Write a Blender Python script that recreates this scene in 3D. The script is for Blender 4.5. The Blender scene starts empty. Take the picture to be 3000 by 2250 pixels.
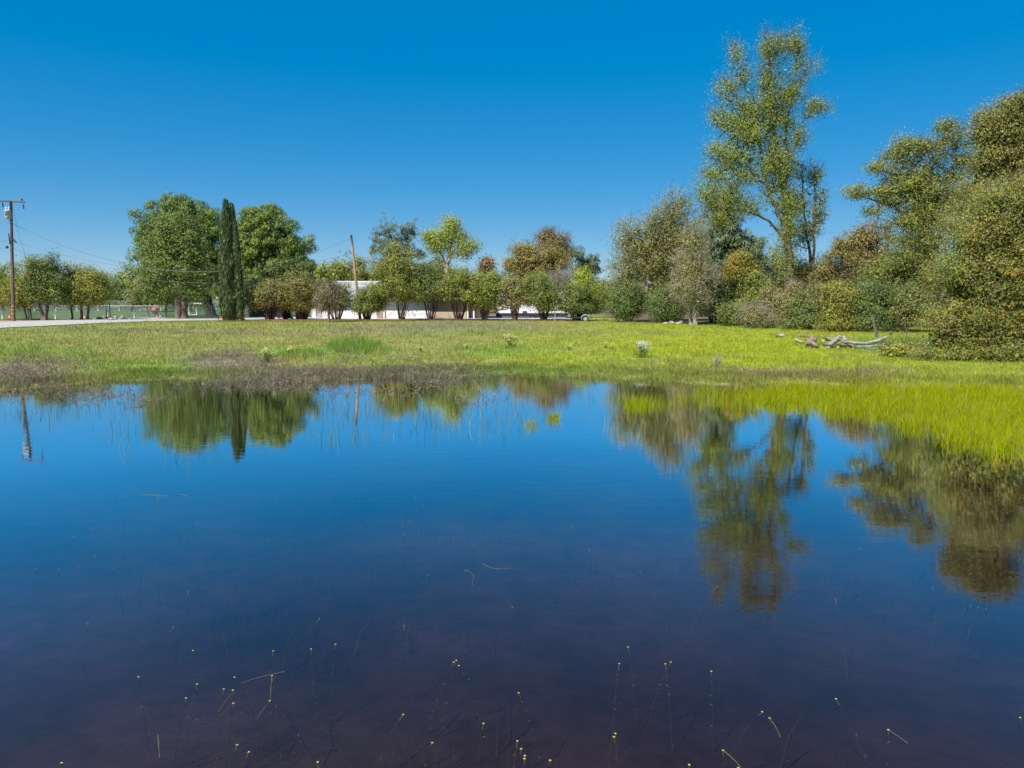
import bpy, math, random
import numpy as np

rng = np.random.default_rng(7)
random.seed(7)
scene = bpy.context.scene
COL = scene.collection

# ------------------------------------------------------------------ camera, sky, sun, exposure
FOC, PCX, PCY = 2153.0, 1500.0, 1125.0          # photograph: 3000 x 2250 px
CAMZ = 3.0
PITCH = math.atan(253.0 / FOC)
cam_d = bpy.data.cameras.new('camera')
cam_d.sensor_width = 36.0
cam_d.lens = 36.0 * FOC / 3000.0
cam_d.clip_start = 0.1
cam_d.clip_end = 6000.0
cam = bpy.data.objects.new('camera', cam_d)
cam.location = (0, 0, CAMZ)
cam.rotation_euler = (math.pi / 2 - PITCH, 0, 0)
COL.objects.link(cam)
scene.camera = cam

SUN_EL = math.radians(50.0)
SUN_AZ = math.radians(221.0)                     # clockwise from +Y: behind the camera, to its left
world = bpy.data.worlds.new('World')
scene.world = world
world.use_nodes = True
wn, wl = world.node_tree.nodes, world.node_tree.links
for n in list(wn):
    wn.remove(n)
sky = wn.new('ShaderNodeTexSky')
sky.sky_type = 'NISHITA'
sky.sun_disc = False
sky.sun_elevation = SUN_EL
sky.sun_rotation = SUN_AZ
sky.altitude = 200.0
sky.air_density = 0.7
sky.dust_density = 0.0
sky.ozone_density = 8.0
hs = wn.new('ShaderNodeHueSaturation')
hs.inputs['Hue'].default_value = 0.502
hs.inputs['Saturation'].default_value = 2.42
hs.inputs['Value'].default_value = 1.83
gm = wn.new('ShaderNodeGamma')
gm.inputs['Gamma'].default_value = 0.35
bg = wn.new('ShaderNodeBackground')
bg.inputs['Strength'].default_value = 0.13
out = wn.new('ShaderNodeOutputWorld')
wl.new(sky.outputs[0], gm.inputs['Color'])
wl.new(gm.outputs[0], hs.inputs['Color'])
wl.new(hs.outputs[0], bg.inputs['Color'])
wl.new(bg.outputs[0], out.inputs['Surface'])

sun_d = bpy.data.lights.new('sun', 'SUN')
sun_d.energy = 5.0
sun_d.angle = math.radians(0.53)
sun_d.color = (1.0, 0.95, 0.87)
sun = bpy.data.objects.new('sun', sun_d)
sdir = np.array([math.sin(SUN_AZ) * math.cos(SUN_EL), math.cos(SUN_AZ) * math.cos(SUN_EL), math.sin(SUN_EL)])
from mathutils import Vector
sun.rotation_euler = Vector(sdir).to_track_quat('Z', 'Y').to_euler()
sun.location = (20, -30, 40)
COL.objects.link(sun)

vs = scene.view_settings
vs.view_transform = 'Standard'
vs.look = 'None'
vs.exposure = 0.65
vs.gamma = 1.0
vs.use_curve_mapping = False
cy = scene.cycles
cy.max_bounces = 7
cy.diffuse_bounces = 2
cy.glossy_bounces = 3
cy.transmission_bounces = 3
cy.transparent_max_bounces = 12
cy.caustics_reflective = False
cy.caustics_refractive = False
cy.use_denoising = True
cy.denoiser = 'OPENIMAGEDENOISE'
cy.denoising_input_passes = 'RGB_ALBEDO_NORMAL'
cy.use_adaptive_sampling = False
cy.filter_width = 1.6 if hasattr(cy, 'filter_width') else 1.5

# ------------------------------------------------------------------ photograph <-> place
SP, CP = math.sin(PITCH), math.cos(PITCH)


def ray(px, py):
    dx = (px - PCX) / FOC
    dy = (PCY - py) / FOC
    return np.array([dx, CP + dy * SP, -SP + dy * CP])


def at(px, py, Y):
    d = ray(px, py)
    t = Y / d[1]
    return np.array([d[0] * t, Y, CAMZ + d[2] * t])


def on_level(px, py, z=0.0):
    d = ray(px, py)
    t = (z - CAMZ) / d[2]
    return np.array([d[0] * t, d[1] * t, z])


def project(x, y, z):
    zc = y * CP - (z - CAMZ) * SP
    yc = y * SP + (z - CAMZ) * CP
    zc = np.maximum(zc, 0.1)
    return PCX + FOC * x / zc, PCY - FOC * yc / zc


shore_px = [(-700, 1170), (0, 1150), (180, 1128), (330, 1118), (560, 1112), (700, 1118), (1000, 1112), (1250, 1106), (1420, 1103),
            (1560, 1098), (1700, 1104), (1850, 1112), (2050, 1126), (2300, 1132), (2600, 1136), (2900, 1142), (3100, 1150), (3700, 1170)]
_sh = np.array([on_level(a, b)[:2] for a, b in shore_px])
_sh = _sh[np.argsort(_sh[:, 0])]


def vnoise(x, y, s=1.0, seed=0):
    """cheap smooth value noise in [0,1]"""
    x = np.asarray(x, float) * s + seed * 17.3
    y = np.asarray(y, float) * s + seed * 9.1
    xi, yi = np.floor(x), np.floor(y)
    fx, fy = x - xi, y - yi
    fx = fx * fx * (3 - 2 * fx)
    fy = fy * fy * (3 - 2 * fy)

    def hsh(a, b):
        v = np.sin(a * 127.1 + b * 311.7 + seed * 74.7) * 43758.5453
        return v - np.floor(v)
    return (hsh(xi, yi) * (1 - fx) + hsh(xi + 1, yi) * fx) * (1 - fy) + (hsh(xi, yi + 1) * (1 - fx) + hsh(xi + 1, yi + 1) * fx) * fy


def shore(x):
    x = np.asarray(x, float)
    s = np.interp(x, _sh[:, 0], _sh[:, 1])
    return s + 0.9 * (vnoise(x, 0 * x, 0.9, 3) - 0.5) + 0.5 * (vnoise(x, 0 * x, 2.3, 4) - 0.5)


def height(x, y):
    x = np.asarray(x, float)
    y = np.asarray(y, float)
    s = shore(x)
    d = y - s
    land = 0.95 * np.clip(d / (61.0 - s), 0, 1)
    land = np.where(d > 0, land + 0.05 * np.clip(d, 0, 1) + 0.05 * (vnoise(x, y, 0.35, 5) - 0.5) * np.clip(d / 4, 0, 1) * np.clip((64 - y) / 6, 0, 1), 0)
    # far beyond the plot the land lies flat
    bed = -np.clip(-d * 0.035, 0, 0.62) - 0.05 * np.clip(-d, 0, 1) * vnoise(x, y, 0.6, 6)
    return np.where(d > 0, land, bed)


def hz(x, y):
    return float(height(np.array([x]), np.array([y]))[0])


def ground_at(px, py):
    Y = 40.0
    z = 0.3
    for _ in range(25):
        p = on_level(px, py, z)
        z = 0.5 * z + 0.5 * hz(p[0], p[1])
    return np.array([p[0], p[1], hz(p[0], p[1])])


# ------------------------------------------------------------------ materials
def mat_new(name):
    m = bpy.data.materials.new(name)
    m.use_nodes = True
    nt = m.node_tree
    for n in list(nt.nodes):
        nt.nodes.remove(n)
    o = nt.nodes.new('ShaderNodeOutputMaterial')
    return m, nt, o


def mat_plain(name, col, rough=0.6, var=0.12, scale=6.0, spec=0.3, metal=0.0, bump=0.0, stretch=None, col2=None):
    m, nt, o = mat_new(name)
    p = nt.nodes.new('ShaderNodeBsdfPrincipled')
    p.inputs['Roughness'].default_value = rough
    p.inputs['Specular IOR Level'].default_value = spec
    p.inputs['Metallic'].default_value = metal
    tc = nt.nodes.new('ShaderNodeTexCoord')
    mp = nt.nodes.new('ShaderNodeMapping')
    if stretch:
        mp.inputs['Scale'].default_value = stretch
    nz = nt.nodes.new('ShaderNodeTexNoise')
    nz.inputs['Scale'].default_value = scale
    nz.inputs['Detail'].default_value = 5.0
    rp = nt.nodes.new('ShaderNodeValToRGB')
    c2 = col2 or tuple(c * (1 - 2 * var) for c in col)
    c1 = tuple(min(1, c * (1 + var)) for c in col)
    rp.color_ramp.elements[0].position = 0.32
    rp.color_ramp.elements[1].position = 0.68
    rp.color_ramp.elements[0].color = (*c2, 1)
    rp.color_ramp.elements[1].color = (*c1, 1)
    nt.links.new(tc.outputs['Object'], mp.inputs[0])
    nt.links.new(mp.outputs[0], nz.inputs['Vector'])
    nt.links.new(nz.outputs['Fac'], rp.inputs[0])
    nt.links.new(rp.outputs[0], p.inputs['Base Color'])
    if bump:
        b = nt.nodes.new('ShaderNodeBump')
        b.inputs['Strength'].default_value = 0.8
        b.inputs['Distance'].default_value = bump
        nt.links.new(nz.outputs['Fac'], b.inputs['Height'])
        nt.links.new(b.outputs[0], p.inputs['Normal'])
    nt.links.new(p.outputs[0], o.inputs['Surface'])
    return m


def mat_leaf(name, trans=0.35, rough=0.55, gloss=0.25, mult=1.0):
    m, nt, o = mat_new(name)
    a = nt.nodes.new('ShaderNodeAttribute')
    a.attribute_name = 'tint'
    src = a.outputs['Color']
    if mult != 1.0:
        mx = nt.nodes.new('ShaderNodeVectorMath')
        mx.operation = 'SCALE'
        mx.inputs['Scale'].default_value = mult
        nt.links.new(src, mx.inputs[0])
        src = mx.outputs[0]
    p = nt.nodes.new('ShaderNodeBsdfPrincipled')
    p.inputs['Roughness'].default_value = rough
    p.inputs['Specular IOR Level'].default_value = gloss
    t = nt.nodes.new('ShaderNodeBsdfTranslucent')
    mix = nt.nodes.new('ShaderNodeMixShader')
    mix.inputs[0].default_value = trans
    nt.links.new(src, p.inputs['Base Color'])
    nt.links.new(src, t.inputs['Color'])
    nt.links.new(p.outputs[0], mix.inputs[1])
    nt.links.new(t.outputs[0], mix.inputs[2])
    nt.links.new(mix.outputs[0], o.inputs['Surface'])
    return m


def mat_ground():
    m, nt, o = mat_new('meadow_soil')
    a = nt.nodes.new('ShaderNodeAttribute')
    a.attribute_name = 'tint'
    tc = nt.nodes.new('ShaderNodeTexCoord')
    nz = nt.nodes.new('ShaderNodeTexNoise')
    nz.inputs['Scale'].default_value = 2.2
    nz.inputs['Detail'].default_value = 9.0
    nz.inputs['Roughness'].default_value = 0.7
    mr = nt.nodes.new('ShaderNodeMapRange')
    mr.inputs['From Min'].default_value = 0.3
    mr.inputs['From Max'].default_value = 0.7
    mr.inputs['To Min'].default_value = 0.62
    mr.inputs['To Max'].default_value = 1.25
    vm = nt.nodes.new('ShaderNodeVectorMath')
    vm.operation = 'SCALE'
    p = nt.nodes.new('ShaderNodeBsdfPrincipled')
    p.inputs['Roughness'].default_value = 0.9
    p.inputs['Specular IOR Level'].default_value = 0.1
    b = nt.nodes.new('ShaderNodeBump')
    b.inputs['Strength'].default_value = 0.6
    b.inputs['Distance'].default_value = 0.05
    L = nt.links.new
    L(tc.outputs['Object'], nz.inputs['Vector'])
    L(nz.outputs['Fac'], mr.inputs['Value'])
    L(a.outputs['Color'], vm.inputs[0])
    L(mr.outputs[0], vm.inputs['Scale'])
    L(vm.outputs[0], p.inputs['Base Color'])
    L(nz.outputs['Fac'], b.inputs['Height'])
    L(b.outputs[0], p.inputs['Normal'])
    L(p.outputs[0], o.inputs['Surface'])
    return m


def mat_water():
    m, nt, o = mat_new('pond_water')
    L = nt.links.new
    tc = nt.nodes.new('ShaderNodeTexCoord')
    mp = nt.nodes.new('ShaderNodeMapping')
    mp.inputs['Rotation'].default_value = (0, 0, math.radians(18))
    mp.inputs['Scale'].default_value = (0.55, 1.5, 1.0)
    n1 = nt.nodes.new('ShaderNodeTexNoise')
    n1.inputs['Scale'].default_value = 3.2
    n1.inputs['Detail'].default_value = 3.0
    n1.inputs['Roughness'].default_value = 0.45
    n2 = nt.nodes.new('ShaderNodeTexNoise')
    n2.inputs['Scale'].default_value = 14.0
    n2.inputs['Detail'].default_value = 2.0
    patch = nt.nodes.new('ShaderNodeTexNoise')
    patch.inputs['Scale'].default_value = 0.13
    patch.inputs['Detail'].default_value = 2.0
    pr = nt.nodes.new('ShaderNodeMapRange')
    pr.inputs['From Min'].default_value = 0.35
    pr.inputs['From Max'].default_value = 0.65
    pr.inputs['To Min'].default_value = 0.25
    pr.inputs['To Max'].default_value = 1.0
    ad = nt.nodes.new('ShaderNodeMath')
    ad.operation = 'MULTIPLY_ADD'
    ad.inputs[1].default_value = 0.22
    mu = nt.nodes.new('ShaderNodeMath')
    mu.operation = 'MULTIPLY'
    b = nt.nodes.new('ShaderNodeBump')
    b.inputs['Strength'].default_value = 1.0
    b.inputs['Distance'].default_value = 0.0022
    L(tc.outputs['Object'], mp.inputs[0])
    L(mp.outputs[0], n1.inputs['Vector'])
    L(mp.outputs[0], n2.inputs['Vector'])
    L(tc.outputs['Object'], patch.inputs['Vector'])
    L(patch.outputs['Fac'], pr.inputs['Value'])
    L(n2.outputs['Fac'], ad.inputs[0])
    L(n1.outputs['Fac'], ad.inputs[2])
    L(ad.outputs[0], mu.inputs[0])
    L(pr.outputs[0], mu.inputs[1])
    L(mu.outputs[0], b.inputs['Height'])
    geo = nt.nodes.new('ShaderNodeNewGeometry')
    dt = nt.nodes.new('ShaderNodeVectorMath')
    dt.operation = 'DOT_PRODUCT'
    L(geo.outputs['Incoming'], dt.inputs[0])
    L(b.outputs[0], dt.inputs[1])

    def mth(op, a_, v=None):
        n_ = nt.nodes.new('ShaderNodeMath')
        n_.operation = op
        L(a_, n_.inputs[0])
        if v is not None:
            n_.inputs[1].default_value = v
        return n_
    c1 = mth('ABSOLUTE', dt.outputs['Value'])
    c2 = nt.nodes.new('ShaderNodeMath')
    c2.operation = 'SUBTRACT'
    c2.inputs[0].default_value = 1.0
    L(c1.outputs[0], c2.inputs[1])
    c3 = mth('POWER', c2.outputs[0], 5.0)
    c4 = mth('MULTIPLY_ADD', c3.outputs[0], 2.6)
    c4.inputs[2].default_value = 0.004
    fr = nt.nodes.new('ShaderNodeClamp')
    L(c4.outputs[0], fr.inputs['Value'])
    fr.inputs['Min'].default_value = 0.02
    fr.inputs['Max'].default_value = 0.96
    gl = nt.nodes.new('ShaderNodeBsdfGlossy')
    gl.inputs['Roughness'].default_value = 0.012
    gl.inputs['Color'].default_value = (1, 1, 1, 1)
    L(b.outputs[0], gl.inputs['Normal'])
    tr = nt.nodes.new('ShaderNodeBsdfTransparent')
    tr.inputs['Color'].default_value = (0.55, 0.44, 0.45, 1)
    mix = nt.nodes.new('ShaderNodeMixShader')
    L(fr.outputs[0], mix.inputs[0])
    L(tr.outputs[0], mix.inputs[1])
    L(gl.outputs[0], mix.inputs[2])
    L(mix.outputs[0], o.inputs['Surface'])
    return m


M = {}
M['ground'] = mat_ground()
M['water'] = mat_water()
M['leaf'] = mat_leaf('foliage', trans=.26)
M['needle'] = mat_leaf('needles', trans=0.24, gloss=0.2)
M['grass'] = mat_leaf('grass_blades', trans=0.45, gloss=0.15)
M['petal'] = mat_leaf('petals', trans=0.3, gloss=0.1)
M['bark'] = mat_plain('bark_grey_brown', (0.16, 0.125, 0.10), 0.9, 0.3, 9, 0.1, bump=0.03, stretch=(1, 1, .25))
M['bark_dark'] = mat_plain('bark_dark', (0.075, 0.058, 0.05), 0.9, 0.3, 9, 0.1, bump=0.03, stretch=(1, 1, .25))
M['bark_pale'] = mat_plain('bark_pale_lichen', (0.30, 0.27, 0.22), 0.9, 0.3, 7, 0.1, bump=0.03, stretch=(1, 1, .3))
M['bark_red'] = mat_plain('bark_red_brown', (0.095, 0.058, 0.048), 0.85, 0.3, 9, 0.15, bump=0.01)
M['pole'] = mat_plain('creosote_pole', (0.17, 0.11, 0.085), 0.85, 0.25, 5, 0.1, stretch=(4, 4, .2))
M['pole_tan'] = mat_plain('tan_pole_wood', (0.44, 0.27, 0.16), 0.8, 0.2, 5, 0.1, stretch=(4, 4, .2))
M['gravel'] = mat_plain('gravel_road', (0.40, 0.385, 0.36), 0.95, 0.14, 3.0, 0.1, bump=0.02)
M['asphalt'] = mat_plain('worn_asphalt', (0.27, 0.27, 0.26), 0.95, 0.14, 1.5, 0.1, bump=0.01)
M['mulch'] = mat_plain('orange_soil', (0.40, 0.20, 0.09), 0.95, 0.25, 2.5, 0.05, bump=0.03)
M['white_wall'] = mat_plain('white_painted_wall', (0.80, 0.80, 0.79), 0.6, 0.03, 1.2, 0.2)
M['tan_wall'] = mat_plain('tan_stucco', (0.52, 0.40, 0.27), 0.8, 0.05, 2, 0.1)
M['brown_wall'] = mat_plain('brown_panel', (0.36, 0.27, 0.21), 0.8, 0.06, 3, 0.1)
M['grey_wall'] = mat_plain('grey_siding', (0.36, 0.38, 0.39), 0.7, 0.08, 2, 0.2)
M['roof'] = mat_plain('grey_white_roof', (0.33, 0.34, 0.35), 0.7, 0.1, 1.0, 0.25, stretch=(.4, 3, 3))
M['white_metal'] = mat_plain('white_metal', (0.74, 0.74, 0.74), 0.4, 0.04, 3, 0.4)
M['rv_white'] = mat_plain('trailer_white', (0.80, 0.80, 0.81), 0.35, 0.03, 2, 0.5)
M['black'] = mat_plain('black_trim', (0.03, 0.028, 0.035), 0.5, 0.2, 4, 0.3)
M['glass'] = mat_plain('tinted_glass', (0.06, 0.07, 0.09), 0.1, 0.1, 3, 0.6)
M['galv'] = mat_plain('galvanised_steel', (0.50, 0.52, 0.53), 0.45, 0.08, 9, 0.5, metal=0.3)
M['wire'] = mat_plain('aluminium_wire', (0.16, 0.16, 0.18), 0.5, 0.1, 9, 0.4)
M['dark_metal'] = mat_plain('dark_metal', (0.05, 0.05, 0.08), 0.5, 0.15, 9, 0.4)
M['transformer'] = mat_plain('transformer_grey', (0.36, 0.37, 0.36), 0.45, 0.05, 5, 0.4)
M['red'] = mat_plain('red_plastic', (0.65, 0.06, 0.035), 0.5, 0.08, 6, 0.4)
M['orange'] = mat_plain('orange_plastic', (0.85, 0.20, 0.03), 0.5, 0.06, 6, 0.4)
M['teal'] = mat_plain('green_drum', (0.05, 0.19, 0.16), 0.5, 0.1, 5, 0.4)
M['blue'] = mat_plain('blue_plastic', (0.02, 0.13, 0.38), 0.45, 0.08, 5, 0.4)
M['bin'] = mat_plain('dark_bin_plastic', (0.045, 0.06, 0.065), 0.5, 0.15, 5, 0.4)
M['yellow'] = mat_plain('yellow_reflector', (0.75, 0.42, 0.02), 0.5, 0.05, 5, 0.4)
M['log'] = mat_plain('weathered_log', (0.33, 0.31, 0.29), 0.85, 0.25, 3, 0.1, bump=0.02, stretch=(1, 5, 5))
M['log_brown'] = mat_plain('brown_log', (0.26, 0.20, 0.15), 0.9, 0.3, 3, 0.1, bump=0.02, stretch=(1, 5, 5))
M['post'] = mat_plain('weathered_post', (0.17, 0.145, 0.13), 0.9, 0.25, 6, 0.1, stretch=(4, 4, .4))
M['stone'] = mat_plain('pale_stone', (0.45, 0.38, 0.31), 0.9, 0.2, 3, 0.1, bump=0.02)
M['rubber'] = mat_plain('tyre_rubber', (0.03, 0.03, 0.03), 0.8, 0.2, 8, 0.2)
M['concrete'] = mat_plain('pale_concrete', (0.42, 0.40, 0.38), 0.9, 0.08, 1.5, 0.1)


# ------------------------------------------------------------------ mesh helpers
def link(o, parent=None):
    COL.objects.link(o)
    if parent is not None:
        o.parent = parent
    return o


def tag(o, label=None, cat=None, group=None, kind=None):
    if label:
        o['label'] = label
    if cat:
        o['category'] = cat
    if group:
        o['group'] = group
    if kind:
        o['kind'] = kind
    return o


def empty(name, loc, label, cat, group=None):
    o = bpy.data.objects.new(name, None)
    o.location = tuple(float(c) for c in loc)
    o.empty_display_size = 0.3
    COL.objects.link(o)
    return tag(o, label, cat, group)


def mesh_np(name, V, F, mat, parent=None, tint=None, smooth=False):
    """V (n,3) world coordinates, F (m,k) equal-sized polygons; tint (m,3) colour per face"""
    V = np.asarray(V, np.float32)
    F = np.asarray(F, np.int32)
    if parent is not None:
        V = V - np.array(parent_world(parent), np.float32)
    me = bpy.data.meshes.new(name)
    k = F.shape[1]
    me.vertices.add(len(V))
    me.vertices.foreach_set('co', V.ravel())
    me.loops.add(F.size)
    me.loops.foreach_set('vertex_index', F.ravel())
    me.polygons.add(len(F))
    me.polygons.foreach_set('loop_start', np.arange(0, F.size, k, dtype=np.int32))
    me.polygons.foreach_set('use_smooth', np.full(len(F), smooth))
    if tint is not None:
        at_ = me.attributes.new('tint', 'FLOAT_COLOR', 'FACE')
        c = np.ones((len(F), 4), np.float32)
        c[:, :3] = tint
        at_.data.foreach_set('color', c.ravel())
    me.materials.append(mat)
    me.update(calc_edges=True)
    o = bpy.data.objects.new(name, me)
    return link(o, parent)


def parent_world(p):
    v = np.zeros(3)
    while p is not None:
        v += np.array(p.location)
        p = p.parent
    return v


class MB:
    def __init__(self):
        self.V, self.F = [], []

    def _add(self, vs, fs):
        b = len(self.V)
        self.V += [tuple(float(c) for c in v) for v in vs]
        self.F += [tuple(b + i for i in f) for f in fs]

    def box(self, x0, x1, y0, y1, z0, z1):
        self._add([(x0, y0, z0), (x1, y0, z0), (x1, y1, z0), (x0, y1, z0), (x0, y0, z1), (x1, y0, z1), (x1, y1, z1), (x0, y1, z1)],
                  [(0, 3, 2, 1), (4, 5, 6, 7), (0, 1, 5, 4), (1, 2, 6, 5), (2, 3, 7, 6), (3, 0, 4, 7)])
        return self

    def poly_prism(self, pts, y0, y1):
        """pts: (x,z) outline counter-clockwise seen from -Y, extruded in y"""
        n = len(pts)
        vs = [(x, y0, z) for x, z in pts] + [(x, y1, z) for x, z in pts]
        fs = [tuple(range(n)), tuple(range(2 * n - 1, n - 1, -1))]
        fs += [(i, n + i, n + (i + 1) % n, (i + 1) % n) for i in range(n)]
        self._add(vs, fs)
        return self

    def tube(self, P, R, sides=8, cap=True):
        P = np.asarray(P, float)
        R = np.broadcast_to(np.asarray(R, float), (len(P),))
        T = np.gradient(P, axis=0)
        T /= np.linalg.norm(T, axis=1)[:, None] + 1e-9
        ref = np.array([1.0, 0.13, 0.07]) if abs(T[0][0]) < 0.9 else np.array([0.0, 1.0, 0.1])
        vs = []
        for p, r, t in zip(P, R, T):
            a = np.cross(t, ref)
            a /= np.linalg.norm(a) + 1e-9
            b = np.cross(t, a)
            for k in range(sides):
                w = 2 * math.pi * k / sides
                vs.append(p + r * (math.cos(w) * a + math.sin(w) * b))
        fs = []
        for i in range(len(P) - 1):
            for k in range(sides):
                k2 = (k + 1) % sides
                fs.append((i * sides + k, i * sides + k2, (i + 1) * sides + k2, (i + 1) * sides + k))
        if cap:
            fs.append(tuple(range(sides)))
            fs.append(tuple(range(len(P) * sides - 1, (len(P) - 1) * sides - 1, -1)))
        self._add(vs, fs)
        return self

    def lathe(self, c, prof, sides=16):
        """prof: (r,z) from bottom to top about the vertical through c"""
        return self.tube([(c[0], c[1], c[2] + z) for _, z in prof], [max(r, 1e-3) for r, _ in prof], sides)

    def build(self, name, mat, parent=None, smooth=False, bevel=0.0):
        me = bpy.data.meshes.new(name)
        off = parent_world(parent) if parent is not None else np.zeros(3)
        me.from_pydata([tuple(np.array(v) - off) for v in self.V], [], self.F)
        me.materials.append(mat)
        me.polygons.foreach_set('use_smooth', np.full(len(me.polygons), smooth))
        me.update()
        o = link(bpy.data.objects.new(name, me), parent)
        if bevel:
            md = o.modifiers.new('bevel', 'BEVEL')
            md.width = bevel
            md.segments = 2
            md.limit_method = 'ANGLE'
        return o


def nrm(v):
    return v / (np.linalg.norm(v, axis=-1, keepdims=True) + 1e-9)


def segs_to_mesh(A, B, ra, rb, sides):
    """independent tapered prisms from A to B"""
    n = len(A)
    T = nrm(B - A)
    ref = np.where(np.abs(T[:, 2:3]) < 0.9, np.array([[0, 0, 1.0]]), np.array([[1.0, 0, 0]]))
    a = nrm(np.cross(T, ref))
    b = np.cross(T, a)
    V = np.zeros((n, 2 * sides, 3))
    for k in range(sides):
        w = 2 * math.pi * k / sides
        d = math.cos(w) * a + math.sin(w) * b
        V[:, k] = A + d * ra[:, None]
        V[:, sides + k] = B + d * rb[:, None]
    base = (np.arange(n) * 2 * sides)[:, None]
    F = np.concatenate([base + np.array([[k, (k + 1) % sides, sides + (k + 1) % sides, sides + k]]) for k in range(sides)], 0)
    return V.reshape(-1, 3), F


def leaf_quads(P, N, A, L, W):
    """rhombic leaves: centre P, normal N, long axis A, length L, width W"""
    S = np.cross(N, A)
    fold = N * (W * 0.18)[:, None]
    V = np.stack([P - A * (L * .5)[:, None], P + S * (W * .5)[:, None] + fold + A * (L * .06)[:, None],
                  P + A * (L * .5)[:, None], P - S * (W * .5)[:, None] + fold + A * (L * .06)[:, None]], 1).reshape(-1, 3)
    F = np.arange(len(P) * 4, dtype=np.int32).reshape(-1, 4)
    return V, F


def leaf_tris(P, N, A, L, W):
    """one-triangle leaves for things farther than about 50 m"""
    S = np.cross(N, A)
    V = np.stack([P - A * (L * .45)[:, None] - S * (W * .5)[:, None], P - A * (L * .2)[:, None] + S * (W * .5)[:, None], P + A * (L * .55)[:, None]], 1).reshape(-1, 3)
    return V, np.arange(len(P) * 3, dtype=np.int32).reshape(-1, 3)


def blades(P, H, W, D, lean, bend=True):
    """grass blades rooted at P; D horizontal facing angle, lean (n,2) tip offset"""
    n = len(P)
    s = np.stack([np.cos(D), np.sin(D), 0 * D], 1) * (W * .5)[:, None]
    tip = P + np.stack([lean[:, 0], lean[:, 1], H], 1)
    if not bend:
        V = np.stack([P - s, P + s, tip], 1).reshape(-1, 3)
        return V, np.arange(3 * n, dtype=np.int32).reshape(-1, 3)
    mid = P + np.stack([lean[:, 0] * .35, lean[:, 1] * .35, H * .6], 1)
    V = np.stack([P - s, P + s, mid - s * .75, mid + s * .75, tip], 1).reshape(-1, 3)
    b = (np.arange(n) * 5)[:, None]
    F = np.stack([b + np.array([[0, 1, 3]]), b + np.array([[0, 3, 2]]), b + np.array([[2, 3, 4]])], 1).reshape(-1, 3)
    return V, F


# ------------------------------------------------------------------ ground colour (what grows or lies there)
OLIVE = np.array([0.30, 0.285, 0.085]) * .9
MEADOW = np.array([0.26, 0.305, 0.065]) * .9
LIME = np.array([0.315, 0.36, 0.022]) * .9
GREEN = np.array([0.17, 0.30, 0.035]) * .9
MAUVE = np.array([0.24, 0.21, 0.14]) * .9
DRYB = np.array([0.22, 0.165, 0.11])
MUD = np.array([0.046, 0.038, 0.042])
LAWN = np.array([0.095, 0.16, 0.05]) * .9
SOIL = np.array([0.38, 0.20, 0.10]) * .9
WOODF = np.array([0.16, 0.12, 0.07])

# patches in the meadow, written as seen in the photograph (centre, radii), turned into ground positions below
PATCH = [  # px, py, rx, ry, colour, strength
    (80, 1085, 210, 36, MAUVE, .6), (0, 1110, 200, 40, MAUVE, .7), (690, 1065, 170, 40, MAUVE, .85), (1000, 1095, 420, 22, MAUVE, .8),
    (1330, 1090, 180, 18, MAUVE, .6), (1300, 958, 330, 14, MAUVE, .65), (1060, 975, 300, 12, MAUVE, .35), (330, 968, 260, 9, MAUVE, .6),
    (640, 975, 150, 8, MAUVE, .5), (1000, 1000, 420, 14, OLIVE, .5), (560, 1000, 500, 18, OLIVE, .4),
    (1040, 1020, 110, 22, GREEN, 1.0), (860, 1035, 120, 16, GREEN, .8), (400, 1075, 170, 24, GREEN, .55), (120, 1030, 200, 20, GREEN, .4),
    (1650, 1050, 260, 26, LIME, .7), (2150, 1015, 420, 45, LIME, 1.0), (2300, 1060, 380, 22, LIME, .9), (2350, 1095, 330, 13, DRYB, .55),
    (1700, 1000, 300, 22, LIME, .5), (1500, 1085, 260, 14, GREEN, .5), (2050, 960, 250, 15, LIME, .7), (2650, 1010, 220, 20, GREEN, .8),
    (2200, 955, 200, 12, GREEN, .7), (560, 1100, 240, 14, GREEN, .4), (1480, 1030, 130, 20, GREEN, .5)]

# meadow edge towards the gravel (x -> far limit of the grass)
edge_px = [(-600, 985), (0, 963), (150, 955), (300, 948), (480, 942), (640, 940), (1000, 940), (1400, 940), (1650, 942)]
_ed = np.array([ground_at(a, b)[:2] for a, b in edge_px])
_ed = _ed[np.argsort(_ed[:, 0])]


def grass_limit(x):
    e = np.interp(x, _ed[:, 0], _ed[:, 1])
    return np.where(x > _ed[-1, 0] + 2.0, 90.0, e)


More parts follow.
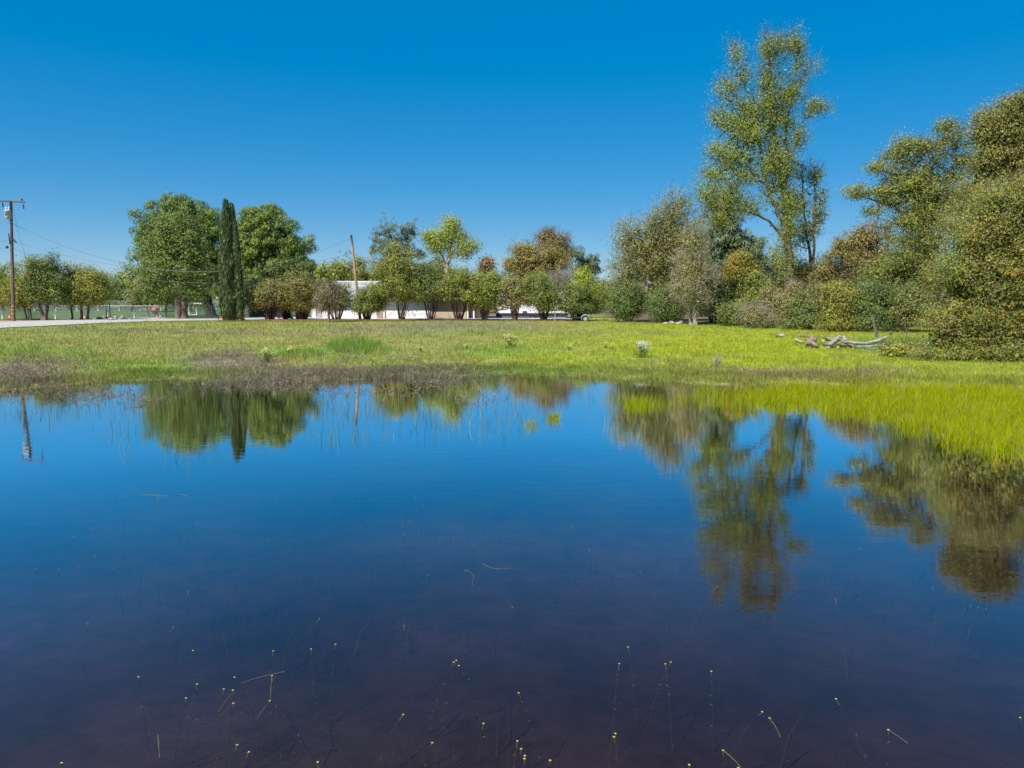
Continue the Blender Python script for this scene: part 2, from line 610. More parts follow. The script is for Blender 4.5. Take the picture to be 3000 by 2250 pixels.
def ground_colour(x, y, z):
    n1 = vnoise(x, y, 0.22, 11)
    n2 = vnoise(x, y, 0.9, 12)
    n3 = vnoise(x, y, 2.6, 13)
    c = MEADOW[None] * (1 - n1)[:, None] + OLIVE[None] * n1[:, None]
    right = np.clip((x - 1) / 14, 0, 1)
    c = c * (1 - .55 * right)[:, None] + LIME[None] * (.55 * right)[:, None]
    px, py = project(x, y, z)
    for (a, b, rx, ry, col, st) in PATCH:
        q = ((px - a) / rx) ** 2 + ((py - b) / ry) ** 2
        w = st * np.clip(1.25 - q + (n2 - .5) * 1.1 + (n3 - .5) * .5, 0, 1)
        c = c * (1 - w)[:, None] + col[None] * w[:, None]
    c = c * (0.8 + 0.4 * n3)[:, None]
    s = shore(x)
    d = y - s
    # wet margin and pond bed
    w = np.clip(0.6 - d, 0, 1)
    bedc = MUD[None] * (.55 + 1.3 * vnoise(x, y, .45, 14) * (.5 + n2))[:, None] + np.array([.012, .003, .002])[None] * (n1 > .62)[:, None] + np.array([.0, .009, .004])[None] * (vnoise(x, y, .3, 15) > .62)[:, None]
    c = c * (1 - w)[:, None] + bedc * w[:, None]
    # beyond the grass: soil
    g = grass_limit(x)
    w = np.clip((y - g) / .35, 0, 1)
    c = c * (1 - w)[:, None] + (SOIL[None] * (0.7 + 0.5 * n2)[:, None]) * w[:, None]
    # lawn of the fenced ground behind, on the left
    w = np.clip((y - 69.3) / .6, 0, 1) * np.clip((-18 - x) / 2, 0, 1)
    c = c * (1 - w)[:, None] + (LAWN[None] * (.85 + .3 * n2)[:, None]) * w[:, None]
    # leaf litter under the wood on the right
    w = np.clip((y - (58 - 0.28 * (x - 12))) / 2, 0, 1) * np.clip((x - 9) / 2, 0, 1)
    c = c * (1 - w)[:, None] + (WOODF[None] * (.7 + .6 * n3)[:, None]) * w[:, None]
    w = np.clip((y - 80) / 10, 0, 1) * np.clip((x + 18) / 2, 0, 1)
    c = c * (1 - w)[:, None] + (WOODF[None] * (.7 + .6 * n3)[:, None]) * w[:, None]
    return c


# ------------------------------------------------------------------ terrain and water
def axis(lo, hi, step, far):
    a = list(np.arange(lo, hi + 1e-6, step))
    s, v = step, hi
    while v < far:
        s *= 1.5
        v += s
        a.append(v)
    s, v = step, lo
    pre = []
    while v > -far:
        s *= 1.5
        v -= s
        pre.append(v)
    return np.array(pre[::-1] + a)


gx = axis(-58, 58, 0.75, 3500)
gy = axis(-8, 82, 0.55, 3500)
GX, GY = np.meshgrid(gx, gy)
XX, YY = GX.ravel(), GY.ravel()
ZZ = height(XX, YY)
nx, ny = len(gx), len(gy)
ii, jj = np.meshgrid(np.arange(nx - 1), np.arange(ny - 1))
b0 = (jj * nx + ii).ravel()
Fg = np.stack([b0, b0 + 1, b0 + nx + 1, b0 + nx], 1)
me = None
terrain = mesh_np('terrain', np.stack([XX, YY, ZZ], 1), Fg, M['ground'], smooth=True)
cc = np.ones((len(XX), 4), np.float32)
cc[:, :3] = ground_colour(XX, YY, ZZ)
ta = terrain.data.attributes.new('tint', 'FLOAT_COLOR', 'POINT')
ta.data.foreach_set('color', cc.ravel())
tag(terrain, 'green and straw coloured meadow sloping up from the pond', 'meadow', kind='structure')

wx = np.array([-400, -60, 60, 400.0])
mb = MB()
mb._add([(-400, -400, 0), (400, -400, 0), (400, 34, 0), (-400, 34, 0)], [(0, 1, 2, 3)])
water = mb.build('pond_water', M['water'])
tag(water, 'dark blue still pond water with mirrored trees', 'water', kind='structure')


def strip_sheet(name, near, far, mat, lift, label, cat, n=60, wob=0.25):
    """sheet laid on the terrain between two polylines given as (x,y)"""
    near, far = np.array(near, float), np.array(far, float)

    def res(pl, seed):
        d = np.concatenate([[0], np.cumsum(np.linalg.norm(np.diff(pl, axis=0), axis=1))])
        t = np.linspace(0, d[-1], n)
        q = np.stack([np.interp(t, d, pl[:, 0]), np.interp(t, d, pl[:, 1])], 1)
        q[:, 1] += wob * (vnoise(q[:, 0], q[:, 1], 1.1, seed) - .5) * 2
        return q
    a, b = res(near, 31), res(far, 32)
    k = 9
    P = np.stack([a + (b - a) * t for t in np.linspace(0, 1, k)], 0).reshape(-1, 2)
    z = height(P[:, 0], P[:, 1]) + lift
    i, j = np.meshgrid(np.arange(n - 1), np.arange(k - 1))
    q = (j * n + i).ravel()
    F = np.stack([q, q + 1, q + n + 1, q + n], 1)
    o = mesh_np(name, np.column_stack([P, z]), F, mat, smooth=True)
    return tag(o, label, cat, kind='structure')


def G(px, py):
    return tuple(ground_at(px, py)[:2])


strip_sheet('gravel_road', [G(-500, 979), G(0, 963), G(150, 955), G(300, 948), G(480, 942), G(640, 940)],
            [G(-500, 950), G(0, 944), G(150, 940), G(300, 934), G(480, 931), G(640, 932)], M['gravel'], 0.05,
            'pale grey gravel road along the left edge of the meadow', 'road')
strip_sheet('gravel_drive', [G(640, 939.6), G(1000, 938.6), G(1400, 938.6), G(1670, 938.2)],
            [G(640, 929), G(1000, 927), G(1400, 927), G(1670, 928)], M['concrete'], 0.055,
            'pale grey gravel drive in front of the white building', 'drive')
strip_sheet('mulch_strip', [G(640, 941.5), G(800, 941.5), G(1000, 941.2), G(1220, 940.4)],
            [G(640, 939.4), G(800, 938.4), G(1000, 938.2), G(1220, 938.8)], M['mulch'], 0.075,
            'narrow orange soil strip along the shrub row', 'soil', wob=0.12)


# ------------------------------------------------------------------ trees and shrubs
C = dict(
    olive=(.205, .193, .034), green=(.115, .165, .030), dark=(.060, .090, .028), mid=(.148, .182, .032), lime=(.27, .31, .020),
    yellow=(.30, .275, .028), orange=(.40, .20, .022), rust=(.34, .125, .035), tan=(.30, .225, .10), grey=(.23, .195, .145),
    pine=(.130, .182, .030), pined=(.078, .120, .028), pinel=(.185, .232, .040), gpine=(.165, .205, .115), gpined=(.10, .135, .085),
    cyp=(.100, .132, .042), cypl=(.145, .172, .060), cypd=(.058, .082, .030), spring=(.235, .285, .035), maroon=(.26, .125, .06), brown=(.225, .170, .055))


def pal(*names):
    a = np.array([C[n] for n in names]) * 1.43 + np.array([0, 0, .013])
    return a.mean(0) + (a - a.mean(0)) * .68


def resample(P, R, step):
    P, R = np.asarray(P, float), np.asarray(R, float)
    d = np.concatenate([[0], np.cumsum(np.linalg.norm(np.diff(P, axis=0), axis=1))])
    n = max(3, int(d[-1] / step) + 1)
    t = np.linspace(0, d[-1], n)
    # smooth interpolation
    Q = np.stack([np.interp(t, d, P[:, k]) for k in range(3)], 1)
    for _ in range(2):
        Q[1:-1] = .25 * Q[:-2] + .5 * Q[1:-1] + .25 * Q[2:]
    return Q, np.interp(t, d, R)


SPREAD = .8


def tree(name, label, Y, trunks, blobs, tips, leaves, size, palette, group=None, cat='tree', seed=None, bark='bark', spread=.45,
         kind='broad', shell=.5, rise=.8, twig=.012, strands=0, strand_len=.8, strand_col=None, jitter=.35, aspect=.55, along=.5, droop=0.0,
         step=.5, joined_stems=False, bscale=1.0, shoots=.13, inner=.14, walk=3, carve=1.0, patchy=.92, zmin=.15, limb=.03, ysq=.85):
    spread *= SPREAD if kind == 'broad' else .85
    tips = int(tips * (1.35 if Y < 90 else 1.0))
    if 45 < Y < 90:
        leaves = int(leaves * 1.34)
        size *= .76
    r = np.random.default_rng(sum(ord(c) * (i + 1) for i, c in enumerate(label)) % 1000003)
    bx = at(trunks[0][0][0], 940, Y)[0]
    base = np.array([bx, Y, hz(bx, Y)])
    root = empty(name, base, label, cat, group)
    nodes, parent, rad = [], [], []
    tpaths = []
    for ti, tr in enumerate(trunks):
        P, R = [], []
        yo = 0.0 if ti == 0 else r.uniform(-.35, .35)
        for k, q in enumerate(tr):
            px, py, rr = q[:3]
            dy = q[3] if len(q) > 3 else 0
            if py is None:
                x = at(px, 940, Y + yo)[0]
                P.append((x, Y + yo, hz(x, Y + yo) - 0.12))
            else:
                P.append(at(px, py, Y + yo + dy))
            R.append(rr)
        Q, RR = resample(P, R, step)
        wob = r.normal(0, 1, Q.shape) * np.minimum(RR * .35, .05)[:, None]
        wob[0] = 0
        Q = Q + wob
        RR = RR * (1 + .08 * r.normal(size=len(RR)))
        RR[0] *= 1.25
        tpaths.append((Q, RR))
        b = len(nodes)
        for k in range(len(Q)):
            nodes.append(Q[k])
            parent.append(b + k - 1 if k else -1)
            rad.append(RR[k])
    if joined_stems:
        m = MB()
        for Q, RR in tpaths:
            m.tube(Q, RR, 6)
        m.build('stem_cluster', M[bark], root, smooth=True)['kind'] = 'stuff'
    else:
        for Q, RR in tpaths:
            MB().tube(Q, RR, 10).build('trunk', M[bark], root, smooth=True)
    # crown lobes
    BL = []
    for q in blobs:
        px, py, rx, ry = q[:4]
        dy = q[4] if len(q) > 4 else 0
        wgt = q[5] if len(q) > 5 else 1.0
        c = at(px, py, Y + dy)
        s = (Y + dy) / FOC
        BL.append((c, np.array([rx * s, max(rx, .6 * ry) * s * ysq, ry * s]) * bscale, wgt))
    wts = np.array([b[1][0] * b[1][2] * b[2] for b in BL]) ** 0.9
    wts /= wts.sum()
    nt0 = int(tips * 1.4)
    which = r.choice(len(BL), nt0, p=wts)
    d = nrm(r.normal(size=(nt0, 3)))
    rr_ = r.uniform(0, 1, nt0) ** shell * np.exp(r.normal(0, .12, nt0)) * 1.04
    rr_ = np.where(r.uniform(size=nt0) < shoots, np.clip(rr_, .8, 9) * r.uniform(1.08, 1.42, nt0), rr_)
    TP = np.array([BL[w][0] for w in which]) + d * rr_[:, None] * np.array([BL[w][1] for w in which])
    cs = 1.0 / max(.55, spread * 1.9)      # hollows and lobes of the crown
    gapn = vnoise(TP[:, 0] + TP[:, 1] * .6, TP[:, 2], cs, 7) + vnoise(TP[:, 1] - TP[:, 0] * .5, TP[:, 2] + 9, cs, 8)
    TP = TP[np.argsort(-(gapn * carve + r.uniform(0, .8, nt0)))[:tips]]
    gz = height(TP[:, 0], TP[:, 1])
    TP[:, 2] = np.maximum(TP[:, 2], gz + zmin + r.uniform(0, .3, tips))
    # branch skeleton: every tip joins the nearest lower limb
    N0 = np.array(nodes)
    order = np.argsort(np.min(np.linalg.norm(TP[:, None] - N0[None], axis=2), axis=1) + r.uniform(0, .4, tips))
    cap = len(nodes) + tips * 12 + 10
    ND = np.zeros((cap, 3))
    ND[:len(nodes)] = N0
    n = len(nodes)
    ntr = n
    SA, SB, IA, IB = [], [], [], []
    tipnode = np.zeros(tips, int)
    for t in order:
        p = TP[t]
        v = p[None] - ND[:n]
        dist = np.sqrt((v * v).sum(1))
        hor = np.sqrt(v[:, 0] ** 2 + v[:, 1] ** 2)
        cost = dist + rise * np.maximum(0, .35 * hor - v[:, 2]) + .0
        cost[:ntr] += np.where(np.array(ND[:ntr, 2]) < base[2] + .25, 2.0, 0)
        k = int(np.argmin(cost))
        a = ND[k]
        L = dist[k]
        ns = int(min(8, max(2, L / .5))) if Y < 50 else int(min(6, max(2, L / .75)))
        u = np.linspace(0, 1, ns + 1)[1:, None]
        side = r.normal(size=3) * L * .10
        path = a + (p - a) * u + (side + np.array([0, 0, (.10 - droop) * L])) * (4 * u * (1 - u))
        path[:-1] += r.normal(0, .035 * min(L, 2.0), (ns, 3))[:-1]
        prev = k
        for s_ in range(ns):
            ND[n] = path[s_]
            parent.append(prev)
            rad.append(0)
            prev = n
            n += 1
        tipnode[t] = prev
    parent = np.array(parent)
    cnt = np.zeros(n)
    cnt[tipnode] = 1
    for k in range(n - 1, ntr - 1, -1):
        cnt[parent[k]] += cnt[k]
    R = np.zeros(n)
    R[:ntr] = rad[:ntr]
    R[ntr:] = twig * np.maximum(cnt[ntr:], 1) ** .5
    k = np.arange(ntr, n)
    R[k] = np.minimum(R[k], np.where(parent[k] < ntr, R[parent[k]] * .8, 9))
    A, B = ND[parent[k]], ND[k]
    ra = np.where(parent[k] < ntr, R[k] * 1.15, R[parent[k]])
    V, F = segs_to_mesh(A, B, ra, R[k], 3)
    mesh_np('branch_structure', V, F, M[bark], root, smooth=True)['kind'] = 'stuff'
    # fine bare twigs
    centre = TP.mean(0)
    if strands:
        ti = r.integers(0, tips, strands)
        o0 = TP[ti] + r.normal(0, spread * .5, (strands, 3))
        dd = nrm(nrm(TP[ti] - centre) * .8 + r.normal(0, .6, (strands, 3)) + np.array([0, 0, .35 - droop * 2]))
        LL = strand_len * r.uniform(.4, 1.1, strands)
        e0 = o0 + dd * LL[:, None]
        sd = nrm(np.cross(dd, r.normal(size=(strands, 3))))
        m1 = (o0 + e0) / 2 + r.normal(0, .06, (strands, 3)) * LL[:, None]
        V = np.stack([o0 - sd * twig, o0 + sd * twig, m1 + sd * twig * .6, m1 - sd * twig * .6, e0 + sd * twig * .25, e0 - sd * twig * .25], 1).reshape(-1, 3)
        b6 = (np.arange(strands) * 6)[:, None]
        F = np.concatenate([b6 + np.array([[0, 1, 2, 3]]), b6 + np.array([[3, 2, 4, 5]])], 0)
        mesh_np('twig_mass', V, F, M[strand_col or bark], root)['kind'] = 'stuff'
    if leaves <= 0:
        return root
    ti = r.integers(0, tips, leaves)
    pos = TP[ti].copy()
    back = r.uniform(size=leaves) < along
    step_n = r.integers(0, walk + 1, leaves)
    nd = tipnode[ti]
    for _ in range(walk):
        go = back & (step_n > 0) & (parent[nd] >= ntr)
        nd = np.where(go, parent[nd], nd)
        step_n -= 1
    pa_ = np.where(parent[nd] >= ntr, parent[nd], nd)
    pos = np.where(back[:, None], ND[nd] + (ND[pa_] - ND[nd]) * r.uniform(0, 1, (leaves, 1)), pos)
    leaf_fn = leaf_tris if Y > 30 else leaf_quads
    upv = np.array([0, 0, 1.0])
    if kind == 'needle':
        dirs = nrm(r.normal(size=(leaves, 3)) + np.array([0, 0, .35]) + .5 * nrm(pos - centre))
        P0 = pos + dirs * (spread * r.uniform(.15, 1.0, leaves) ** .45)[:, None] * np.array([1, 1, .8])
        Lf = size * r.uniform(.7, 1.3, leaves)
        Nn = nrm(dirs + r.normal(0, .35, (leaves, 3)))
        Ax = nrm(upv + dirs * .6 + r.normal(0, .45, (leaves, 3)))
        Ax = nrm(Ax - Nn * (Ax * Nn).sum(1, keepdims=True))
        V, F = leaf_fn(P0, Nn, Ax, Lf, Lf * aspect)
    else:
        g = r.normal(0, 1, (leaves, 3)) * np.array([spread, spread, spread * .8])
        P0 = pos + g
        P0[:, 2] = np.maximum(P0[:, 2], height(P0[:, 0], P0[:, 1]) + .05)
        outw = nrm(P0 - centre)
        Nn = nrm(r.normal(size=(leaves, 3)) * .45 + .38 * upv + .75 * nrm(g) + .45 * outw)
        Ax = nrm(np.cross(Nn, r.normal(size=(leaves, 3))))
        Lf = size * np.exp(r.normal(0, .28, leaves))
        V, F = leaf_fn(P0, Nn, Ax, Lf, Lf * aspect)
    tipc = r.integers(0, len(palette), tips)
    lc = np.where(r.uniform(size=leaves) < patchy, tipc[ti], r.integers(0, len(palette), leaves))
    col = palette[lc] * np.exp(r.normal(0, jitter * .26, (leaves, 1))) * np.exp(r.normal(0, .05, (leaves, 3)))
    if inner > 0:                      # larger leaves added to block light; darkened colour stands for the crown's inner shade
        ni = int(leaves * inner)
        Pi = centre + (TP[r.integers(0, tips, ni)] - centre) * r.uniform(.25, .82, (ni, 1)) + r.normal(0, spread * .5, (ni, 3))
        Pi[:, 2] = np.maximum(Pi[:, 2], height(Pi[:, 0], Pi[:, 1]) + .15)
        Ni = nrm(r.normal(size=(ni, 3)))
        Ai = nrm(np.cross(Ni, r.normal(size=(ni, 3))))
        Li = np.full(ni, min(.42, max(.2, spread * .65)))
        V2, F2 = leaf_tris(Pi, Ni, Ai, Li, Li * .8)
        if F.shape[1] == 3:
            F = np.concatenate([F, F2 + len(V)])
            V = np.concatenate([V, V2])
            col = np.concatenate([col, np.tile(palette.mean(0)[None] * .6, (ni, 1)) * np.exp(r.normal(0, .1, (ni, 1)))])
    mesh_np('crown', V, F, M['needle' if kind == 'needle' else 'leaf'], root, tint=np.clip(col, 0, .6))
    return root



# ---- background wood, far behind
def back(label, Y, cx, top, halfw, palette, leaves=7000, base_py=900, name='background_tree', group='trees of the far wood', **kw):
    h = base_py - top
    bl = [(cx, top + h * .36, halfw * .82, h * .36), (cx - halfw * .5, top + h * .62, halfw * .55, h * .3), (cx + halfw * .5, top + h * .6, halfw * .55, h * .32)]
    a = dict(spread=.55, size=.25, twig=.02, tips=110)
    a.update(kw)
    return tree(name, label, Y, [[(cx, None, .22), (cx + 4, top + h * .6, .15), (cx, top + h * .2, .06)]], bl, a.pop('tips'), leaves, a.pop('size'), palette, group=group, **a)


W1, W2, W3 = pal('mid', 'olive', 'spring'), pal('olive', 'mid', 'tan'), pal('green', 'mid', 'olive')
back('pale green tree at the left edge behind the utility pole', 112, 10, 765, 62, pal('spring', 'mid', 'olive'), 8000)
back('low tree at the far left edge behind the fenced lawn', 118, -70, 790, 60, W2, 5000)
back('rounded olive tree behind the small trees by the utility pole', 116, 120, 800, 60, W1, 5000)
back('low olive tree beyond the fence, second from the utility pole', 118, 215, 806, 55, W2, 5000)
back('low green tree beyond the fence between the roadside trees and the willow', 118, 300, 812, 55, W3, 5000)
back('feathery pale green willow left of the big pine', 106, 385, 752, 62, pal('mid', 'spring', 'gpine'), 9000, strands=500, strand_col='bark')
back('dull green willow skirt under the left side of the big pine', 104, 445, 800, 60, pal('mid', 'olive', 'tan'), 7000)
back('dark scrub tree seen between the pine trunks', 112, 560, 815, 70, pal('dark', 'green'), 5000)
back('dark scrub tree right of the cypress behind the drive', 100, 745, 850, 50, pal('dark', 'green'), 4000)
back('light green tree just right of the right pine', 98, 945, 742, 60, pal('mid', 'spring', 'olive'), 8000)
back('light olive tree between right pine and leaning pole', 100, 1000, 738, 48, pal('olive', 'spring', 'mid'), 7000)
back('light olive tree immediately behind the leaning pole', 99, 1060, 752, 46, pal('olive', 'mid'), 6000)
back('olive tree filling the gap behind the tall roadside shrub', 101, 1130, 765, 60, pal('olive', 'mid'), 6000)
back('dull olive tree under the pale cottonwood', 101, 1290, 745, 75, pal('olive', 'mid', 'tan'), 8000)
back('dark maroon tree between cottonwood and orange oak', 96, 1425, 752, 38, pal('maroon', 'brown', 'olive'), 6000, strands=500, strand_col='bark_red')
back('dull green tree behind the camper trailer roof', 99, 1470, 800, 60, pal('mid', 'olive'), 5000)
back('hazy far tree in the gap left of the big willow', 125, 1770, 815, 60, pal('mid', 'olive'), 6000, base_py=915)
back('second hazy far tree in the gap, behind the lime shrub', 122, 1830, 800, 60, pal('mid', 'green'), 5000, base_py=915)

# grey pine and cottonwood behind the building
tree('grey_pine', 'sparse blue grey pine with several leaders above the roof', 102,
     [[(1180, None, .28), (1178, 800, .22), (1150, 700, .14), (1128, 655, .05)], [(1182, None, .22), (1190, 780, .16), (1195, 690, .09), (1195, 650, .04)]],
     [(1122, 672, 30, 32), (1143, 655, 14, 26), (1110, 700, 26, 30), (1175, 690, 28, 40), (1205, 675, 22, 34), (1215, 705, 22, 30), (1150, 715, 50, 24), (1180, 740, 40, 22), (1232, 745, 14, 20), (1095, 735, 12, 16)],
     230, 8500, .34, pal('gpine', 'gpine', 'gpine', 'gpined'), kind='needle', inner=.02, carve=1.5, spread=.55, aspect=.24, twig=.016, bark='bark', shell=.45)
tree('cottonwood_tree', 'airy pale green cottonwood rising behind the garage', 96,
     [[(1308, None, .34), (1310, 790, .28), (1316, 730, .18), (1320, 690, .1), (1322, 650, .04)], [(1310, 800, .2), (1292, 740, .12), (1262, 705, .05)], [(1312, 770, .16), (1340, 710, .09), (1362, 690, .04)]],
     [(1320, 660, 30, 28), (1300, 690, 34, 26), (1265, 700, 26, 26), (1345, 695, 28, 28), (1335, 665, 16, 28), (1375, 715, 28, 22), (1255, 690, 12, 16), (1350, 740, 36, 22), (1285, 730, 28, 18)],
     420, 14000, .17, pal('spring', 'spring', 'lime'), spread=.62, inner=.02, twig=.018, bark='bark_pale', strands=500, strand_len=1.1)
tree('oak_tree', 'broad orange brown oak behind the camper trailer', 92,
     [[(1560, None, .4), (1562, 820, .3), (1545, 770, .18), (1530, 735, .06)], [(1562, 830, .3), (1590, 770, .16), (1600, 730, .06)]],
     [(1530, 745, 52, 38), (1500, 780, 34, 40), (1590, 760, 62, 46), (1640, 775, 40, 44), (1560, 810, 80, 36), (1545, 728, 28, 18)],
     300, 26000, .17, pal('brown', 'olive', 'orange', 'olive', 'mid', 'olive', 'tan'), spread=.55, carve=.6, twig=.02, bark='bark_dark', strands=700)
tree('bare_oak', 'half bare brown topped tree above the orange oak', 100,
     [[(1615, None, .3), (1612, 780, .22), (1605, 720, .12), (1600, 690, .04)], [(1613, 790, .2), (1632, 720, .1), (1640, 690, .04)]],
     [(1590, 705, 28, 26), (1612, 692, 22, 20), (1640, 705, 28, 26), (1620, 735, 50, 28), (1660, 745, 22, 22)],
     260, 9500, .16, pal('brown', 'tan', 'olive'), spread=.5, twig=.02, bark='bark', strands=1800, strand_len=1.2)
tree('grey_pine', 'small grey green pine right of the orange oak', 98,
     [[(1705, None, .2), (1715, 790, .12), (1735, 760, .05)]],
     [(1740, 755, 18, 18), (1715, 780, 30, 22), (1690, 740, 22, 20), (1740, 790, 24, 26), (1705, 815, 34, 30)],
     150, 6000, .34, pal('gpine', 'gpined', 'dark'), kind='needle', spread=.6, aspect=.26)
tree('lime_tree', 'bright lime green young tree behind the rightmost roadside shrub', 74,
     [[(1705, None, .1), (1706, 860, .07), (1708, 800, .03)]],
     [(1710, 815, 28, 34), (1695, 845, 28, 26), (1730, 850, 26, 30), (1710, 870, 40, 24)],
     150, 8500, .17, pal('lime', 'lime', 'spring'), spread=.3)
tree('bare_shrub', 'leafless grey brown shrub behind the trailer end', 76,
     [[(1640, None, .08), (1642, 850, .03)], [(1652, None, .08), (1660, 850, .03)]],
     [(1645, 835, 34, 38), (1660, 860, 26, 30)], 160, 1800, .15, pal('tan', 'grey'), cat='shrub', inner=0, spread=.3, strands=2600, strand_len=1.0, twig=.013, bark='bark_pale')

# ---- big pines, broadleaf and cypress on the left
tree('pine_tree', 'large dense round crowned pine left of the cypress', 77,
     [[(622, None, .50), (610, 890, .40), (590, 800, .4), (560, 700, .25), (540, 620, .1)]],
     [(545, 625, 66, 42), (478, 680, 56, 56), (610, 660, 48, 52), (440, 740, 44, 62), (540, 700, 86, 70), (600, 760, 60, 70), (455, 800, 40, 40), (590, 830, 48, 36), (520, 600, 36, 22), (418, 700, 18, 22), (640, 830, 30, 60), (512, 655, 110, 70, 1)],
     560, 46000, .36, pal('pine', 'pinel', 'pine', 'pined'), kind='needle', spread=.80, aspect=.30, bark='bark_dark', shell=.36, twig=.022, cat='tree', along=.1, carve=.35, shoots=.03, inner=.14)
tree('broadleaf_tree', 'yellowish green broadleaf tree with stout trunk before the left pine', 69,
     [[(522, None, .38), (524, 890, .30), (528, 800, .22), (520, 710, .12), (505, 650, .05)], [(541, None, .34), (536, 880, .28), (545, 800, .2), (560, 740, .08)]],
     [(500, 655, 52, 44), (470, 720, 54, 54), (540, 690, 50, 54), (575, 730, 34, 50), (450, 790, 40, 46), (500, 790, 58, 50), (560, 800, 40, 48), (440, 850, 26, 34), (520, 850, 46, 24), (580, 860, 26, 34)],
     420, 30000, .20, pal('mid', 'green', 'pinel', 'pine', 'mid'), spread=.42, carve=.5, shoots=.05, bark='bark', twig=.018, strands=500, strand_col='bark_pale')
tree('small_tree', 'thin stemmed small tree beside the stout trunked tree', 72,
     [[(485, None, .10), (486, 890, .08), (482, 850, .05)]],
     [(478, 850, 32, 34), (462, 870, 20, 22), (500, 868, 24, 22)], 110, 7500, .17, pal('mid', 'green', 'olive'), spread=.33)
tree('pine_tree', 'dense round pine right of the cypress', 74,
     [[(800, None, .5), (800, 860, .4), (795, 760, .25), (790, 650, .1)]],
     [(780, 645, 40, 36), (735, 650, 34, 36), (830, 690, 50, 46), (770, 720, 70, 56), (870, 740, 46, 50), (740, 790, 46, 50), (830, 790, 70, 48), (890, 790, 24, 40), (760, 830, 46, 26), (720, 720, 30, 60), (790, 625, 34, 16), (860, 835, 34, 22), (735, 850, 28, 20)],
     460, 42000, .36, pal('pine', 'pinel', 'pinel', 'pined'), kind='needle', spread=.80, aspect=.30, bark='bark_dark', shell=.36, twig=.022, along=.1, carve=.35, shoots=.03, inner=.14)


def cypress(name, label, Y, columns, n):
    """columns: px top, py top, px base, half width px, y offset"""
    r = np.random.default_rng(55)
    x0 = at(columns[0][2], 940, Y)[0]
    root = empty(name, (x0, Y, hz(x0, Y)), label, 'tree')
    for ci, (ptx, pty, pbx, hw, dy, w) in enumerate(columns):
        top = at(ptx, pty, Y + dy)
        bx_ = at(pbx, 940, Y + dy)[0]
        b = np.array([bx_, Y + dy, hz(bx_, Y + dy)])
        H = top[2] - b[2]
        MB().tube([b - [0, 0, .1], b + (top - b) * .5, b + (top - b) * .9], [.22, .12, .03], 8).build('trunk', M['bark'], root, smooth=True)
        m = int(n * w)
        t = r.uniform(0, 1, m) ** .9
        ang = r.uniform(0, 2 * np.pi, m)
        prof = np.interp(t, [0, .05, .2, .5, .75, .9, 1], [.68, .86, 1, .92, .66, .36, .04])
        lob = .80 + .20 * np.sin(ang * 5 + 9 * t + ci) * np.sin(t * 31 + ang * 2) + .22 * (vnoise(ang * 2.2, t * 22, 1.0, 20 + ci) - .5)
        rad = hw * Y / FOC * prof * lob * r.uniform(.8, 1.03, m) ** .7
        ax = b[None] + (top - b)[None] * t[:, None]
        o = np.stack([np.cos(ang), np.sin(ang), 0 * ang], 1)
        P = ax + o * rad[:, None] + r.normal(0, .04, (m, 3))
        A = nrm(np.array([0, 0, 1.0]) + .32 * o + r.normal(0, .22, (m, 3)))
        N = nrm(o + r.normal(0, .55, (m, 3)))
        N = nrm(N - A * (N * A).sum(1, keepdims=True))
        L = .34 * np.exp(r.normal(0, .25, m))
        V, F = leaf_quads(P, N, A, L, L * .34)
        p = pal('cyp', 'cypl', 'cyp', 'cypd')
        col = p[r.integers(0, 4, m)] * np.exp(r.normal(0, .18, (m, 1)))
        dead = (vnoise(np.cos(ang) * 6, t * 3.0, 1.0, 40 + ci) > .83) & (t < .55) & (r.uniform(size=m) < .7)
        col[dead] = np.array([.26, .20, .12]) * np.exp(r.normal(0, .15, (dead.sum(), 1)))
        mesh_np('crown', V, F, M['needle'], root, tint=np.clip(col, 0, .6))
    return root


cypress('cypress_tree', 'tall narrow double topped cypress at the drive entrance', 63.5,
        [(661, 590, 671, 26, 0, .52), (679, 600, 697, 17, .25, .30), (688, 650, 706, 11, -.1, .18)], 34000)

# ---- small trees by the road on the left
LG = 'small roadside trees on the left'
LP = pal('olive', 'mid', 'green', 'yellow')
tree('roadside_tree', 'leftmost roadside tree cut by the frame edge', 67, [[(-25, None, .12), (-22, 890, .1), (-15, 840, .05)]],
     [(-20, 835, 52, 46), (10, 850, 34, 38)], 130, 9000, .18, LP, LG, bscale=1.12, shoots=.2, spread=.40)
tree('roadside_tree', 'roadside tree right behind the utility pole with two crooked stems', 65.5,
     [[(80, None, .08), (78, 915, .07), (66, 900, .06), (58, 870, .05)], [(90, None, .09), (92, 910, .08), (84, 880, .06), (80, 840, .03)]],
     [(70, 815, 40, 38), (50, 850, 32, 34), (95, 845, 38, 38), (70, 870, 46, 22)], 170, 12500, .18, LP, LG, bscale=1.12, shoots=.2, spread=.40, strands=120)
tree('roadside_tree', 'widest roadside tree on the left with two thick dark trunks', 65,
     [[(124, None, .15), (118, 905, .13), (112, 875, .1), (110, 820, .04)], [(132, None, .16), (138, 900, .14), (145, 865, .1), (150, 800, .04)]],
     [(120, 790, 40, 36), (160, 805, 34, 42), (105, 835, 34, 36), (150, 850, 44, 34), (90, 770, 26, 18), (170, 870, 24, 18)], 210, 16000, .18, pal('olive', 'mid', 'green', 'green'), LG, bscale=1.12, shoots=.2, spread=.40, strands=260)
tree('roadside_tree', 'slim grey stemmed roadside tree left of the stone heap', 66.5, [[(211, None, .09), (210, 890, .08), (212, 840, .04)]],
     [(212, 815, 30, 36), (205, 850, 28, 32), (235, 830, 20, 34)], 120, 9000, .17, pal('mid', 'olive', 'tan'), LG, bscale=1.15, shoots=.2, spread=.38, strands=160)
